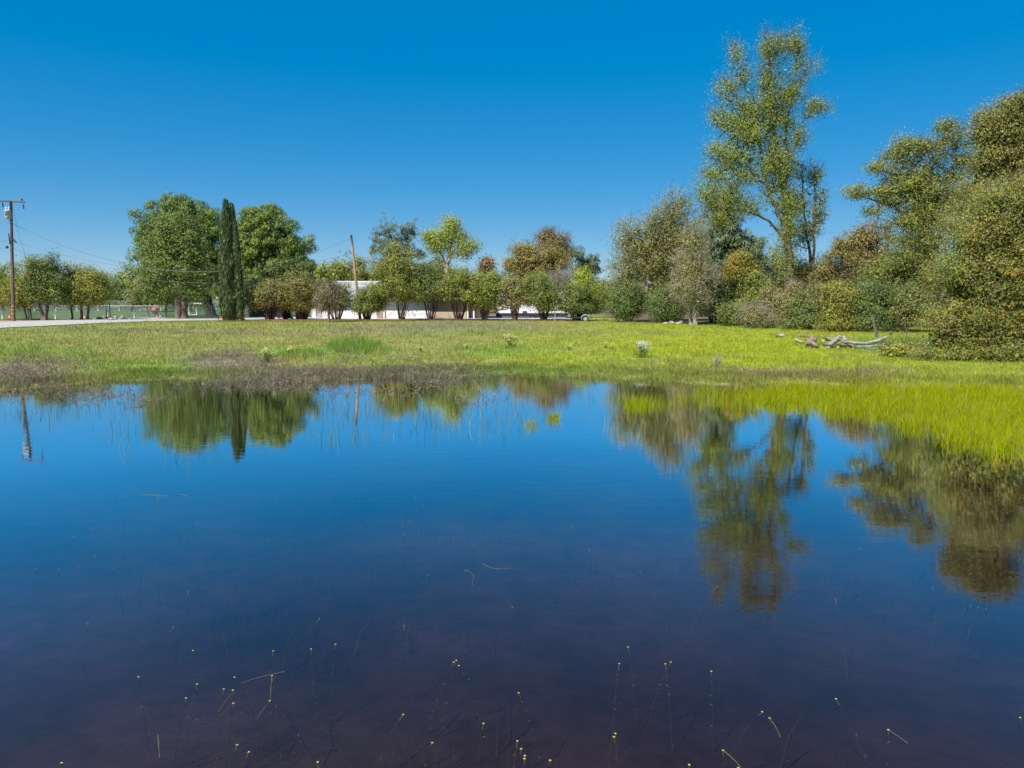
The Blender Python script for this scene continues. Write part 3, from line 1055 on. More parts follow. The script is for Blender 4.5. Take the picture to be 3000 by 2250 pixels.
tree('roadside_tree', 'roadside tree with dark bent trunk, second left of the black gate posts', 66, [[(238, None, .12), (235, 910, .11), (237, 890, .09), (235, 830, .04)]],
     [(238, 830, 30, 38), (230, 860, 28, 26), (255, 845, 24, 36)], 120, 9500, .17, LP, LG, bscale=1.15, shoots=.2, spread=.38)
tree('roadside_tree', 'roadside tree nearest to the black gate posts', 66.3, [[(257, None, .11), (260, 900, .10), (262, 860, .07), (270, 810, .03)]],
     [(268, 815, 34, 30), (285, 840, 34, 38), (262, 855, 32, 30), (305, 850, 20, 30)], 150, 12000, .17, pal('olive', 'mid', 'yellow'), LG, bscale=1.12, shoots=.2, spread=.39)
tree('small_tree', 'short dark stemmed tree at the fence corner below the big pine', 79, [[(436, None, .1), (434, 890, .09), (432, 850, .05)]],
     [(432, 850, 26, 30), (415, 870, 20, 22)], 90, 5500, .18, pal('mid', 'dark', 'green'), spread=.35)

# ---- row of multi-stemmed shrubs along the drive
RG = 'multi stemmed shrubs along the drive'


def stems(cx, n, w, top, r0=.045, wtop=1.6):
    rr = np.random.default_rng(int(cx))
    out = []
    for k in range(n):
        u = (k + .5) / n * 2 - 1 + rr.uniform(-.1, .1)
        out.append([(cx + u * w * .35, None, r0 * rr.uniform(.7, 1.3)), (cx + u * w * .8, 915, r0), (cx + u * w * wtop * .75, 890, r0 * .8), (cx + u * w * wtop * .8 + rr.uniform(-4, 4), top, r0 * .4)])
    return out


def shrub(label, cx, Y, blobs, n, w, palette, leaves=9500, tips=170, top=845, bark='bark_red', size=.15, **kw):
    a = dict(spread=.34, joined_stems=True, cat='shrub', group=RG, rise=.5, zmin=.95, bscale=1.22, carve=.8, shoots=.24)
    a.update(kw)
    return tree('roadside_shrub', label, Y, stems(cx, int(n * 1.5), w, top, kw.pop('r0', .045) if 'r0' in kw else .045), blobs, tips, leaves, size, palette, bark=bark, **a)


SP_ = pal('olive', 'mid', 'green')
shrub('low spreading shrub with dense dark stems, next right of the cypress', 790, 65, [(760, 865, 42, 26), (800, 855, 44, 30), (740, 880, 26, 14), (780, 885, 40, 16)], 14, 26, pal('olive', 'tan', 'mid'), 11000, 200, strands=500, strand_col='bark_pale')
shrub('upright shrub between the low spreading shrub and the dark bins', 836, 66.5, [(830, 860, 28, 34), (850, 875, 22, 22)], 6, 10, SP_, 5500, 100, strands=150)
shrub('tall orange tinged shrub in front of the blue barrel', 888, 65.3, [(872, 825, 26, 28), (868, 855, 46, 34), (905, 865, 30, 30), (850, 880, 22, 20), (885, 890, 34, 16)], 15, 22, pal('olive', 'olive', 'brown', 'mid'), 14500, 240, strands=500)
shrub('greyish half bare shrub before the left white wall', 985, 65, [(975, 870, 40, 34), (1005, 868, 26, 28), (955, 885, 24, 22), (975, 895, 34, 12)], 9, 24, pal('grey', 'olive', 'mid', 'tan'), 7500, 170, strands=1500, bark='bark')
shrub('leafy shrub hiding the foot of the leaning pole', 1075, 64.8, [(1065, 885, 28, 34), (1085, 865, 30, 30), (1105, 870, 24, 24), (1068, 912, 28, 22), (1095, 905, 22, 18)], 10, 20, pal('green', 'mid', 'olive'), 12500, 200, strands=250)
shrub('tallest shrub of the drive row with one thick stem and thin side stems', 1178, 65, [(1160, 745, 36, 24), (1150, 775, 56, 34), (1185, 790, 48, 38), (1130, 810, 40, 36), (1175, 835, 58, 34), (1150, 860, 50, 22), (1205, 860, 24, 22)], 7, 16, pal('yellow', 'olive', 'olive', 'mid', 'green'), 27000, 400, top=800, size=.155, zmin=1.75)
shrub('dark leaved shrub with spreading stems before the white garage doors', 1262, 65, [(1245, 800, 32, 34), (1258, 835, 38, 34), (1240, 865, 30, 22), (1280, 855, 28, 24)], 9, 20, pal('olive', 'green', 'dark', 'mid'), 13000, 230, top=830, zmin=1.75)
shrub('shrub with fan of stems before the tan wall', 1345, 65, [(1340, 812, 46, 26), (1320, 835, 34, 28), (1370, 830, 34, 30), (1345, 865, 50, 24), (1385, 872, 24, 18)], 10, 24, pal('olive', 'yellow', 'green', 'mid'), 16500, 280, top=830, zmin=1.75)
shrub('bright green shrub between tan wall and camper trailer', 1420, 64.8, [(1420, 850, 38, 34), (1440, 830, 30, 28), (1405, 880, 26, 24), (1440, 880, 28, 24)], 9, 16, pal('green', 'mid', 'lime', 'olive'), 13000, 220, top=850)
shrub('slender shrub in front of the middle of the camper trailer', 1508, 64.8, [(1505, 860, 34, 24), (1490, 880, 26, 18), (1530, 870, 28, 24), (1500, 835, 36, 22)], 8, 13, pal('olive', 'mid', 'tan'), 10500, 190, top=855)
shrub('bushy shrub with dense stems before the right half of the trailer', 1593, 64.8, [(1590, 850, 40, 34), (1570, 830, 34, 24), (1610, 872, 34, 26), (1575, 875, 30, 20), (1595, 905, 26, 12)], 13, 18, pal('green', 'mid', 'olive'), 15000, 250, top=845)
shrub('broad dark shrub at the right end of the row beside the small wheel', 1690, 64.5, [(1670, 880, 32, 34), (1700, 870, 40, 34), (1735, 895, 30, 34), (1665, 915, 24, 18), (1715, 918, 34, 16), (1745, 920, 20, 16)], 10, 26, pal('green', 'mid', 'olive', 'dark'), 17500, 280, top=870)
tree('young_tree', 'short dark sapling stem standing forward in the meadow grass', 60.5, [[(963, None, .11), (962, 920, .10), (962, 880, .05), (960, 850, .02)]],
     [(960, 868, 30, 28), (968, 845, 18, 18)], 90, 2600, .13, pal('tan', 'grey', 'mid'), inner=0, spread=.3, strands=900, bark='bark')
tree('clipped_shrub', 'dark rounded bush behind the low spreading shrub', 76, [[(735, None, .1), (735, 890, .05)]], [(735, 900, 30, 26), (760, 895, 24, 24)], 110, 8000, .18, pal('dark', 'green'), cat='shrub', spread=.3)

# ---- wood on the right
tree('willow_tree', 'broad brownish willow with fine bare twigs at the left end of the wood', 63,
     [[(1935, None, .36), (1925, 860, .3), (1905, 780, .2), (1870, 720, .1), (1835, 690, .04)], [(1950, None, .34), (1965, 850, .28), (1972, 760, .2), (1965, 680, .12), (1955, 610, .04)],
      [(1970, 800, .2), (1990, 730, .13), (2000, 660, .05)], [(1940, 850, .2), (1890, 830, .12), (1840, 800, .05)]],
     [(1985, 605, 48, 36), (1930, 645, 44, 40), (1985, 680, 56, 56), (1880, 700, 50, 46), (1830, 690, 30, 42), (1840, 760, 48, 50), (1920, 770, 80, 60), (1830, 830, 40, 40), (1920, 850, 70, 40), (2020, 740, 40, 70), (1985, 820, 40, 50)],
     760, 32000, .15, pal('olive', 'spring', 'olive', 'tan', 'mid'), spread=.5, bscale=1.13, carve=.7, strand_col='bark_pale', strands=4500, strand_len=1.1, twig=.014, bark='bark')
tree('grey_pine', 'grey green pine standing behind the tall cottonwood', 72,
     [[(2130, None, .4), (2128, 800, .3), (2125, 680, .18), (2120, 580, .06)]],
     [(2120, 590, 50, 46), (2095, 660, 50, 56), (2150, 660, 44, 56), (2180, 740, 56, 60), (2090, 740, 50, 60), (2150, 790, 60, 44), (2220, 800, 40, 40)],
     320, 20000, .42, pal('gpine', 'gpine', 'gpined', 'pine'), kind='needle', spread=.75, aspect=.24, bark='bark_dark', shell=.4)
tree('bare_tree', 'nearly leafless grey tree at the edge of the wood', 57,
     [[(2037, None, .16), (2037, 900, .14), (2035, 800, .1), (2038, 700, .05), (2040, 650, .02)], [(2025, None, .12), (2022, 880, .09), (2005, 800, .04)], [(2037, 890, .09), (2075, 855, .05), (2110, 850, .02)]],
     [(2035, 700, 32, 50), (2030, 770, 46, 50), (2020, 840, 54, 44), (2065, 820, 34, 40), (2050, 880, 50, 26)],
     460, 11000, .13, pal('tan', 'olive', 'spring'), inner=.03, spread=.38, strands=4300, strand_len=.8, twig=.011, bark='bark_pale')
tree('cottonwood_tree', 'very tall cottonwood towering over the wood', 60,
     [[(2316, None, 0.406), (2314, 850, 0.359), (2307, 690, 0.281), (2296, 562, 0.218), (2306, 485, 0.140), (2302, 383, 0.101), (2318, 290, 0.070), (2334, 204, 0.047), (2338, 120, 0.016)],
      [(2296, 565, 0.187), (2277, 460, 0.148), (2266, 357, 0.109), (2256, 255, 0.070), (2252, 150, 0.023)],
      [(2305, 680, 0.172), (2271, 613, 0.140), (2246, 552, 0.125), (2236, 511, 0.109), (2225, 409, 0.078), (2195, 306, 0.047), (2160, 178, 0.016)],
      [(2308, 720, 0.125), (2287, 680, 0.109), (2246, 639, 0.094), (2195, 624, 0.062), (2128, 603, 0.023)],
      [(2240, 530, 0.078), (2200, 490, 0.062), (2150, 470, 0.039), (2100, 440, 0.016)],
      [(2306, 480, 0.078), (2340, 400, 0.055), (2375, 320, 0.031), (2400, 300, 0.012)],
      [(2318, 290, 0.047), (2355, 215, 0.031), (2395, 200, 0.012)]],
     [(2159, 165, 26, 38), (2130, 250, 38, 44), (2102, 335, 26, 34), (2180, 230, 24, 40), (2256, 150, 30, 54), (2246, 225, 36, 50), (2288, 130, 22, 30), (2333, 128, 22, 44), (2358, 195, 32, 44), (2400, 206, 22, 26), (2392, 312, 36, 30),
      (2318, 265, 44, 54), (2256, 300, 46, 50), (2195, 320, 44, 44), (2154, 360, 40, 36), (2287, 345, 36, 44), (2215, 380, 44, 30), (2180, 400, 40, 26), (2102, 434, 38, 22), (2143, 462, 50, 30), (2092, 512, 42, 32), (2169, 512, 46, 34), (2061, 565, 30, 30), (2128, 578, 54, 34),
      (2195, 600, 46, 26), (2102, 640, 46, 26), (2306, 590, 20, 56, 0, 1.3), (2312, 670, 22, 50, 0, 1.3), (2340, 400, 26, 44, 0, .8), (2270, 420, 44, 50, 0, .9), (2255, 480, 40, 40, 0, .8), (2300, 500, 34, 50, 0, 1), (2300, 760, 30, 50, 0, 1.2), (2260, 560, 34, 40, 0, .7), (2325, 620, 24, 70, 0, 1)],
     1150, 78000, .125, pal('spring', 'lime', 'mid', 'spring', 'mid'), spread=.50, twig=.017, bark='bark', strands=2200, strand_len=1.1, rise=1.5, shell=.8, along=.7, walk=4, carve=.75, bscale=1.10, shoots=.12, inner=.02)
tree('cottonwood_tree', 'slim young cottonwood just right of the tall one', 62,
     [[(2385, None, .16), (2382, 800, .14), (2362, 680, .1), (2352, 580, .07), (2350, 500, .03)], [(2382, 780, .12), (2386, 660, .09), (2388, 560, .06), (2385, 490, .02)]],
     [(2350, 495, 24, 28), (2390, 510, 24, 36), (2345, 580, 22, 44), (2405, 590, 22, 50), (2380, 660, 30, 44), (2350, 690, 22, 40)],
     260, 5200, .15, pal('spring', 'olive', 'mid'), spread=.34, inner=.02, along=.75, rise=1.5, twig=.014, bark='bark', strands=600)

TG = 'bushes of the thicket on the right'


def bush(label, Y, cx, blobs, palette, leaves, tips=180, size=.14, n=6, w=20, name='bush', top=None, **kw):
    rr = np.random.default_rng(int(cx * 3 + Y))
    tp = top or min(b[1] for b in blobs)
    tr = []
    for k in range(n):
        u = (k + .5) / n * 2 - 1
        tr.append([(cx + u * w * .5, None, .05), (cx + u * w * 1.3, (tp + 960) / 2, .035), (cx + u * w * 2 + rr.uniform(-8, 8), tp + 12, .012)])
    a = dict(cat='bush', group=TG, spread=.32, joined_stems=True, rise=.4, bark='bark')
    a.update(kw)
    return tree(name, label, Y, tr, blobs, tips, leaves, size, palette, **a)


bush('dark green bush under the left edge of the willow', 61, 1840, [(1825, 905, 40, 34), (1865, 890, 34, 40), (1800, 885, 24, 40), (1850, 860, 46, 30)], pal('green', 'dark', 'mid'), 13000, 220)
bush('dark glossy green bush beside the old wooden stake', 60, 1950, [(1930, 900, 36, 40), (1970, 890, 34, 42), (1950, 865, 36, 28), (1985, 920, 24, 22)], pal('green', 'dark', 'mid'), 14000, 230, strands=200)
bush('deep shaded bush behind the leafless grey tree', 60, 2120, [(2100, 890, 40, 44), (2150, 900, 44, 46), (2120, 850, 46, 30)], pal('dark', 'green', 'mid'), 12000, 200)
bush('olive bush left of the orange bush', 60.5, 2090, [(2090, 830, 46, 28), (2130, 840, 44, 30), (2070, 860, 34, 30)], pal('olive', 'tan', 'mid'), 9000, 170, strands=600)
bush('rounded orange yellow bush below the tall cottonwood', 58.6, 2168, [(2168, 772, 38, 36), (2150, 792, 26, 24), (2190, 788, 26, 28)], pal('olive', 'orange', 'yellow', 'olive', 'mid') * .85, 10000, 160, size=.16, n=3, w=8)
bush('bright olive bush between orange bush and cottonwood trunk', 58, 2215, [(2205, 830, 40, 34), (2235, 860, 38, 40), (2200, 885, 40, 34)], pal('olive', 'mid', 'spring'), 11000, 190, strands=300)
bush('pale twiggy dead bush at the meadow edge', 53.5, 2210, [(2215, 930, 34, 26), (2235, 945, 34, 20), (2195, 920, 28, 22)], pal('tan', 'olive', 'mid'), 6500, 170, size=.12, strands=1700, strand_len=.8, bark='bark_pale', twig=.010)
bush('dark bush hanging over the grass left of the dead bush', 56, 2150, [(2150, 935, 30, 30), (2175, 920, 28, 34), (2130, 915, 30, 26)], pal('dark', 'green', 'olive'), 9000, 160)
bush('grey green thicket bush at the cottonwood foot', 56, 2290, [(2270, 880, 40, 40), (2310, 895, 44, 44), (2290, 925, 50, 34), (2335, 860, 34, 34)], pal('olive', 'tan', 'tan', 'mid'), 15000, 260, strands=1400, strand_col='bark_pale', shoots=.25)
bush('olive thicket bush behind the short white log', 52, 2360, [(2350, 905, 46, 44), (2390, 890, 44, 48), (2330, 945, 44, 28), (2385, 945, 46, 28)], pal('mid', 'green', 'olive', 'dark'), 17500, 280, strands=900, shoots=.25)
bush('yellow olive thicket bush behind the log pile', 50, 2455, [(2440, 900, 46, 50), (2485, 890, 42, 52), (2440, 950, 46, 30), (2490, 945, 40, 30), (2450, 860, 50, 30)], pal('olive', 'yellow', 'olive', 'mid'), 18500, 280, strands=700, shoots=.25)
bush('green bush behind the leaning fence post', 49.5, 2555, [(2540, 900, 44, 50), (2590, 890, 46, 54), (2550, 945, 44, 30), (2600, 940, 40, 30), (2560, 850, 50, 30)], pal('green', 'mid', 'dark'), 18500, 280, strands=500, shoots=.25)
bush('shaded bush with bare reddish stems right of the leaning post', 49, 2650, [(2640, 905, 40, 44), (2690, 895, 44, 50), (2660, 860, 50, 36)], pal('mid', 'green', 'brown'), 12500, 220, strands=700, strand_col='bark_red')
bush('olive mid height bush rising behind the twiggy thicket', 62, 2410, [(2400, 800, 50, 44), (2450, 770, 44, 44), (2370, 840, 44, 36), (2430, 850, 56, 34), (2340, 800, 34, 40)], pal('olive', 'mid', 'tan'), 16500, 280, strands=900)
bush('rust topped bush in the sky gap below the long oak limb', 60, 2520, [(2475, 715, 36, 34), (2530, 690, 30, 40), (2580, 690, 34, 38), (2500, 760, 50, 44), (2570, 760, 50, 44)], pal('brown', 'tan', 'olive', 'olive'), 16500, 260, strands=1400)
bush('green understorey bush behind the right hand oak', 54, 2620, [(2600, 800, 60, 60), (2680, 780, 60, 70), (2640, 860, 70, 50), (2560, 820, 40, 50)], pal('mid', 'green', 'olive'), 17500, 280)

tree('oak_tree', 'tall oak with a long bare limb reaching left into the sky', 53,
     [[(2790, None, .40), (2770, 900, .34), (2740, 760, .27), (2710, 660, .2), (2690, 560, .12), (2660, 450, .05)],
      [(2735, 760, .2), (2680, 660, .15), (2630, 610, .11), (2570, 585, .07), (2500, 570, .03)],
      [(2715, 680, .16), (2770, 560, .1), (2800, 460, .06), (2810, 370, .02)],
      [(2700, 600, .1), (2640, 520, .07), (2560, 490, .04), (2530, 480, .015)]],
     [(2520, 560, 44, 22), (2590, 570, 36, 26), (2570, 490, 44, 22), (2625, 450, 40, 30), (2660, 425, 46, 30), (2720, 440, 46, 36), (2640, 540, 52, 44), (2720, 540, 60, 56), (2660, 640, 52, 56), (2750, 640, 66, 66), (2700, 740, 60, 60), (2640, 740, 40, 50), (2790, 400, 46, 30), (2830, 480, 54, 54), (2790, 560, 50, 50), (2770, 370, 24, 16), (2560, 625, 26, 20, 0, .6)],
     1100, 50000, .14, pal('olive', 'mid', 'spring', 'olive', 'mid'), inner=.05, carve=1.3, spread=.36, bscale=1.06, twig=.013, bark='bark', strands=2600, strand_len=.8, shell=.55)
tree('oak_tree', 'rusty crowned oak filling the upper right corner', 39,
     [[(3000, None, .42), (2990, 850, .36), (2985, 650, .28), (2970, 480, .18), (2960, 350, .06)], [(2988, 700, .2), (2920, 560, .13), (2870, 440, .06)]],
     [(2980, 310, 60, 40), (2920, 345, 50, 40), (2880, 390, 40, 34), (3040, 330, 60, 60), (2960, 420, 70, 60), (2890, 470, 50, 50), (2980, 540, 90, 70), (2870, 345, 26, 22), (3060, 480, 60, 90), (2850, 580, 54, 54), (2810, 660, 50, 50), (2900, 600, 60, 50)],
     760, 74000, .09, pal('brown', 'olive', 'olive', 'mid', 'mid', 'olive'), spread=.34, twig=.012, bark='bark', carve=1.4, strands=1500, strand_len=.6)
tree('live_oak', 'large near oak with orange flecked leaves at the right edge', 32,
     [[(2960, None, .36), (2950, 900, .3), (2930, 760, .22), (2900, 640, .1)], [(2985, None, .3), (3000, 880, .25), (3010, 720, .16), (3000, 600, .06)], [(2945, 930, .18), (2860, 850, .11), (2780, 800, .05)],
      [(2950, 900, .14), (2880, 940, .08), (2800, 920, .03)], [(2970, 880, .14), (2920, 800, .09), (2840, 720, .04)]],
     [(2900, 610, 70, 60), (2980, 580, 70, 60), (2830, 690, 70, 60), (2930, 710, 90, 70), (2790, 800, 70, 64), (2890, 820, 90, 70), (2990, 800, 90, 90), (2780, 920, 70, 60), (2880, 930, 90, 66), (2980, 930, 80, 80), (2820, 1010, 90, 44), (2920, 1030, 110, 44), (2740, 1040, 60, 34), (2690, 1060, 44, 22), (3050, 700, 60, 120), (3050, 1000, 60, 90), (2990, 660, 60, 60), (2870, 1070, 70, 24), (2970, 1080, 60, 26)],
     1800, 165000, .072, pal('olive', 'mid', 'green', 'mid', 'olive', 'dark', 'olive', 'green', 'spring', 'mid', 'yellow', 'orange'), spread=.28, carve=1.5, inner=.16, twig=.0085, bark='bark_pale', strands=2600, strand_len=.5, shell=.42, limb=.02)
bush('low yellow green bush at the foot of the near oak', 33.5, 2660, [(2640, 1055, 44, 20), (2680, 1050, 40, 26), (2610, 1060, 24, 14)], pal('mid', 'olive', 'yellow'), 8000, 130, size=.085, strands=260, spread=.2, n=4, w=14)

BG_ = 'trees in the depth of the right hand wood'
for (lab, Y, cx, top, hw, p_) in (
        ('olive tree deep in the wood left of the tall cottonwood', 78, 2060, 690, 60, pal('olive', 'mid', 'tan')),
        ('green tree deep in the wood behind the orange bush', 76, 2180, 690, 70, pal('mid', 'green', 'olive')),
        ('olive tree deep in the wood right behind the cottonwood trunk', 74, 2280, 715, 72, pal('mid', 'olive')),
        ('dull green tree deep in the wood behind the slim cottonwood', 76, 2400, 760, 70, pal('olive', 'mid', 'green')),
        ('olive tree deep in the wood below the sky gap', 72, 2500, 765, 62, pal('mid', 'olive', 'tan')),
        ('tan green tree deep in the wood right of the sky gap', 68, 2610, 720, 70, pal('olive', 'mid')),
        ('green tree deep in the wood behind the limbed oak', 62, 2720, 700, 80, pal('mid', 'green', 'olive')),
        ('green tree deep in the wood behind the near oak', 56, 2860, 650, 90, pal('mid', 'green')),
        ('dark green tree deep in the wood at the right frame edge', 52, 3000, 640, 90, pal('mid', 'green', 'olive'))):
    back(lab, Y, cx, top, hw, p_, 12000, base_py=960, name='wood_tree', group=BG_, size=.2, tips=170)


def wood_mass(name, label, spans, n, size):
    """a distant wood that reads as one mass: spans of px, top py, depth"""
    Vs, Fs, Cs, off = [], [], [], 0
    r = np.random.default_rng(77)
    for (pa, pb_, tpy, Y0, Y1, w) in spans:
        m = int(n * w)
        Yd = r.uniform(Y0, Y1, m)
        px_ = r.uniform(pa, pb_, m)
        xw = (px_ - PCX) / FOC * Yd
        tops = tpy + 26 * (vnoise(px_, Yd * 0 + 1, 1 / 34., 5) - .5) * 2 + 10 * (vnoise(px_, Yd * 0, 1 / 11., 6) - .5)
        zt_ = CAMZ + (872 - tops) / FOC * Yd
        zg_ = height(xw, Yd)
        u = r.uniform(0, 1, m) ** .8
        P = np.column_stack([xw, Yd, zg_ + (zt_ - zg_) * u])
        N = nrm(r.normal(size=(m, 3)) + [0, -.4, .5])
        A = nrm(np.cross(N, r.normal(size=(m, 3))))
        L = size * np.exp(r.normal(0, .3, m))
        V, F = leaf_tris(P, N, A, L, L * .7)
        pp = pal('olive', 'mid', 'green', 'tan', 'spring')
        k = (vnoise(px_, Yd, 1 / 30., 9) * 4.99).astype(int)
        Cs.append(pp[np.where(r.uniform(size=m) < .6, k, r.integers(0, 5, m))] * np.exp(r.normal(0, .2, (m, 1))))
        Vs.append(V); Fs.append(F + off); off += len(V)
    o = mesh_np(name, np.concatenate(Vs), np.concatenate(Fs), M['leaf'], tint=np.clip(np.concatenate(Cs), 0, .6))
    return tag(o, label, 'wood', kind='stuff')


wood_mass('far_wood', 'distant hazy wood closing the horizon behind everything', [(-400, 1000, 834, 118, 140, .36), (1000, 2000, 830, 122, 150, .36), (2000, 3400, 790, 92, 120, .28)], 32000, .48)

# ------------------------------------------------------------------ buildings and the camper
def X(px, Y):
    return float(at(px, 940, Y)[0])


def Zp(py, Y):
    return float(at(1500, py, Y)[2])


BY = 70.0
gz0 = 0.95
x0, x1, x2, x3 = X(945, BY), X(1266, BY), X(1366, BY), X(1418, BY)
bld = empty('garage_building', ((x0 + x3) / 2, BY + 3, gz0), 'long low white and tan garage building with pale roof', 'building')
ztop = 3.02
MB().box(x0, x1, BY, BY + 7, gz0 - .1, ztop).build('wall', M['white_wall'], bld)['label'] = 'white painted wall'
MB().box(x1 + .003, x2, BY + .02, BY + 6.9, gz0 - .1, ztop - .02).build('wall', M['tan_wall'], bld)['label'] = 'tan stucco wall'
MB().box(x2 + .003, x3, BY + .55, BY + 6.8, gz0 - .1, ztop - .04).build('wall', M['brown_wall'], bld)['label'] = 'recessed brown wall'
MB().box(x0 - .3, x3 + .3, BY - .9, BY + 7.6, gz0 - .06, gz0 + .06).build('foundation_slab', M['concrete'], bld)
for pxa in (1368, 1386):
    MB().box(X(pxa, BY), X(pxa, BY) + .14, BY - .02, BY + .12, gz0 + .06, ztop - .05).build('porch_post', M['white_metal'], bld, bevel=.01)
zr = Zp(826, BY + 4)
xl, xr = x0 - .9, x3 + .6
zs = ztop + .01
roof = MB()
roof._add([(xl, BY - .6, zs), (xr, BY - .6, zs), (xr - 1.6, BY + 3.6, zr), (xl + 1.4, BY + 3.6, zr), (xl, BY + 7.8, zs), (xr, BY + 7.8, zs),
           (xl, BY - .6, zs - .14), (xr, BY - .6, zs - .14), (xr, BY + 7.8, zs - .14), (xl, BY + 7.8, zs - .14)],
          [(0, 1, 2, 3), (3, 2, 5, 4), (0, 3, 4), (1, 5, 2), (6, 9, 8, 7), (0, 6, 7, 1), (4, 5, 8, 9), (0, 4, 9, 6), (1, 7, 8, 5)])
rf = roof.build('roof', M['roof'], bld)
MB().tube([(xl + 1.4, BY + 3.6, zr + .02), (xr - 1.6, BY + 3.6, zr + .02)], .06, 6).build('ridge_cap', M['white_metal'], rf)
for k in range(1, 4):     # lap lines of the roof sheets
    t = k / 4
    MB().box(xl + 1.4 * t + .05, xr - 1.6 * t - .05, BY - .6 + 4.2 * t - .02, BY - .6 + 4.2 * t + .03, zs + (zr - zs) * t - .01, zs + (zr - zs) * t + .035).build('roof_seam', M['white_metal'], rf)
MB().box(xl, xr, BY - .72, BY - .602, zs - .2, zs - .02).build('gutter', M['white_metal'], bld)
# garage doors: sectional panels
for (pa, pb) in ((1132, 1196), (1201, 1262), (950, 1040)):
    a, b = X(pa, BY), X(pb, BY)
    dr = MB().box(a, b, BY - .03, BY - .003, gz0 + .07, 2.72).build('garage_door', M['white_metal'], bld)
    ph = (2.70 - gz0 - .09) / 4
    for k in range(4):
        MB().box(a + .03, b - .03, BY - .055, BY - .033, gz0 + .09 + k * ph + .015, gz0 + .09 + (k + 1) * ph - .012).build('door_panel', M['white_wall'], dr)
MB().box(X(1060, BY), X(1078, BY), BY - .03, BY - .003, 1.7, 2.5).build('window', M['glass'], bld)
dd = MB().box(X(1104, BY), X(1122, BY), BY - .05, BY - .003, gz0 + .07, 2.75).build('door', M['brown_wall'], bld)
MB().box(X(1104, BY) + .06, X(1104, BY) + .3, BY - .075, BY - .053, 1.75, 2.45).build('door_window', M['glass'], dd)
MB().box(X(1127, BY), X(1129.5, BY), BY - .12, BY - .004, gz0 + .06, 2.9).build('downpipe', M['tan_wall'], bld)
MB().box(X(1395, BY), X(1414, BY), BY + .50, BY + .547, gz0 + .06, 2.6).build('door', M['tan_wall'], bld)
# grey lean-to at the left end
shd = empty('grey_shed', (X(928, 71), 72, gz0), 'small grey sided shed at the left end of the white building', 'shed')
MB().box(X(912, 71), X(943, 71), 71, 74, gz0 - .05, 2.55).build('wall', M['grey_wall'], shd)
MB().poly_prism([(X(910, 71), 2.553), (X(944, 71), 2.553), (X(944, 71), 2.72), (X(910, 71), 2.62)], 70.8, 74.2).build('roof', M['roof'], shd)
MB().box(X(916, 71), X(926, 71), 70.96, 70.997, gz0 + .02, 2.3).build('door', M['white_metal'], shd)

# camper trailer
RY = 71.5
a, b = X(1448, RY), X(1664, RY)
rv = empty('camper_trailer', ((a + b) / 2, RY + 1.2, gz0), 'white camper trailer with black skirt parked behind the shrubs', 'camper trailer')
zb, zt = Zp(918, RY), Zp(858, RY)
MB().poly_prism([(a + .2, zb), (b, zb), (b + .05, zt - .35), (b - .3, zt), (a + .55, zt), (a - .05, zt - .8)], RY, RY + 2.4).build('body', M['rv_white'], rv, bevel=.05)
MB().box(a + .15, b - .02, RY - .02, RY + 2.38, zb - .32, zb - .003).build('skirt', M['black'], rv)
for (p0, p1, q0, q1) in ((1462, 1484, 878, 892), (1534, 1544, 880, 885), (1560, 1580, 876, 890), (1625, 1645, 876, 890)):
    w = MB().box(X(p0, RY), X(p1, RY), RY - .03, RY - .003, Zp(q1, RY), Zp(q0, RY)).build('window', M['black'], rv)
    MB().box(X(p0, RY) + .05, X(p1, RY) - .05, RY - .045, RY - .033, Zp(q1, RY) + .05, Zp(q0, RY) - .05).build('pane', M['glass'], w)
MB().box(X(1531, RY), X(1544, RY), RY - .025, RY - .003, Zp(917, RY), Zp(911, RY)).build('hatch', M['dark_metal'], rv)
MB().box(X(1600, RY), X(1616, RY), RY - .03, RY - .003, zb + .02, zt - .35).build('door', M['white_wall'], rv)
for (pts) in (((1452, 912), (1478, 900), (1500, 902), (1530, 888), (1552, 884)), ((1452, 906), (1480, 907), (1505, 897)), ((1628, 908), (1650, 903), (1662, 900))):
    P = [at(p, q, RY - .02) for p, q in pts]
    MB().tube(P, .03, 4).build('stripe', M['black'], rv)
MB().box(X(1612, RY), X(1634, RY), RY + .8, RY + 1.6, zt + .003, zt + .26).build('roof_unit', M['white_metal'], rv, bevel=.04)
MB().box(X(1540, RY), X(1548, RY), RY + 1.0, RY + 1.4, zt + .003, zt + .12).build('roof_vent', M['white_metal'], rv)


def wheel(parent, c, r, w, name='wheel'):
    """upright wheel with axle along y"""
    t = MB()
    n = 18
    prof = [(r * .62, -w / 2), (r * .93, -w / 2), (r, -w * .3), (r, w * .3), (r * .93, w / 2), (r * .62, w / 2)]
    vs = []
    for k in range(n):
        u = 2 * math.pi * k / n
        for rr, yy in prof:
            vs.append((c[0] + rr * math.cos(u), c[1] + yy, c[2] + rr * math.sin(u)))
    m = len(prof)
    fs = [(k * m + j, k * m + (j + 1) % m, ((k + 1) % n) * m + (j + 1) % m, ((k + 1) % n) * m + j) for k in range(n) for j in range(m)]
    t._add(vs, fs)
    o = t.build(name, M['rubber'], parent, smooth=True)
    h = MB()
    h.tube([(c[0], c[1] - w * .32, c[2]), (c[0], c[1] + w * .3, c[2])], r * .6, 14)
    h.tube([(c[0], c[1] - w * .45, c[2]), (c[0], c[1] - w * .33, c[2])], r * .18, 8)
    h.build('rim', M['galv'], o)
    return o


for px_ in (1560, 1578):
    wheel(rv, (X(px_, RY), RY + .14, gz0 + .36), .34, .22)
for px_ in (1470, 1650):
    MB().box(X(px_, RY) - .05, X(px_, RY) + .05, RY + .3, RY + .4, gz0, zb - .33).build('stabiliser_leg', M['dark_metal'], rv)

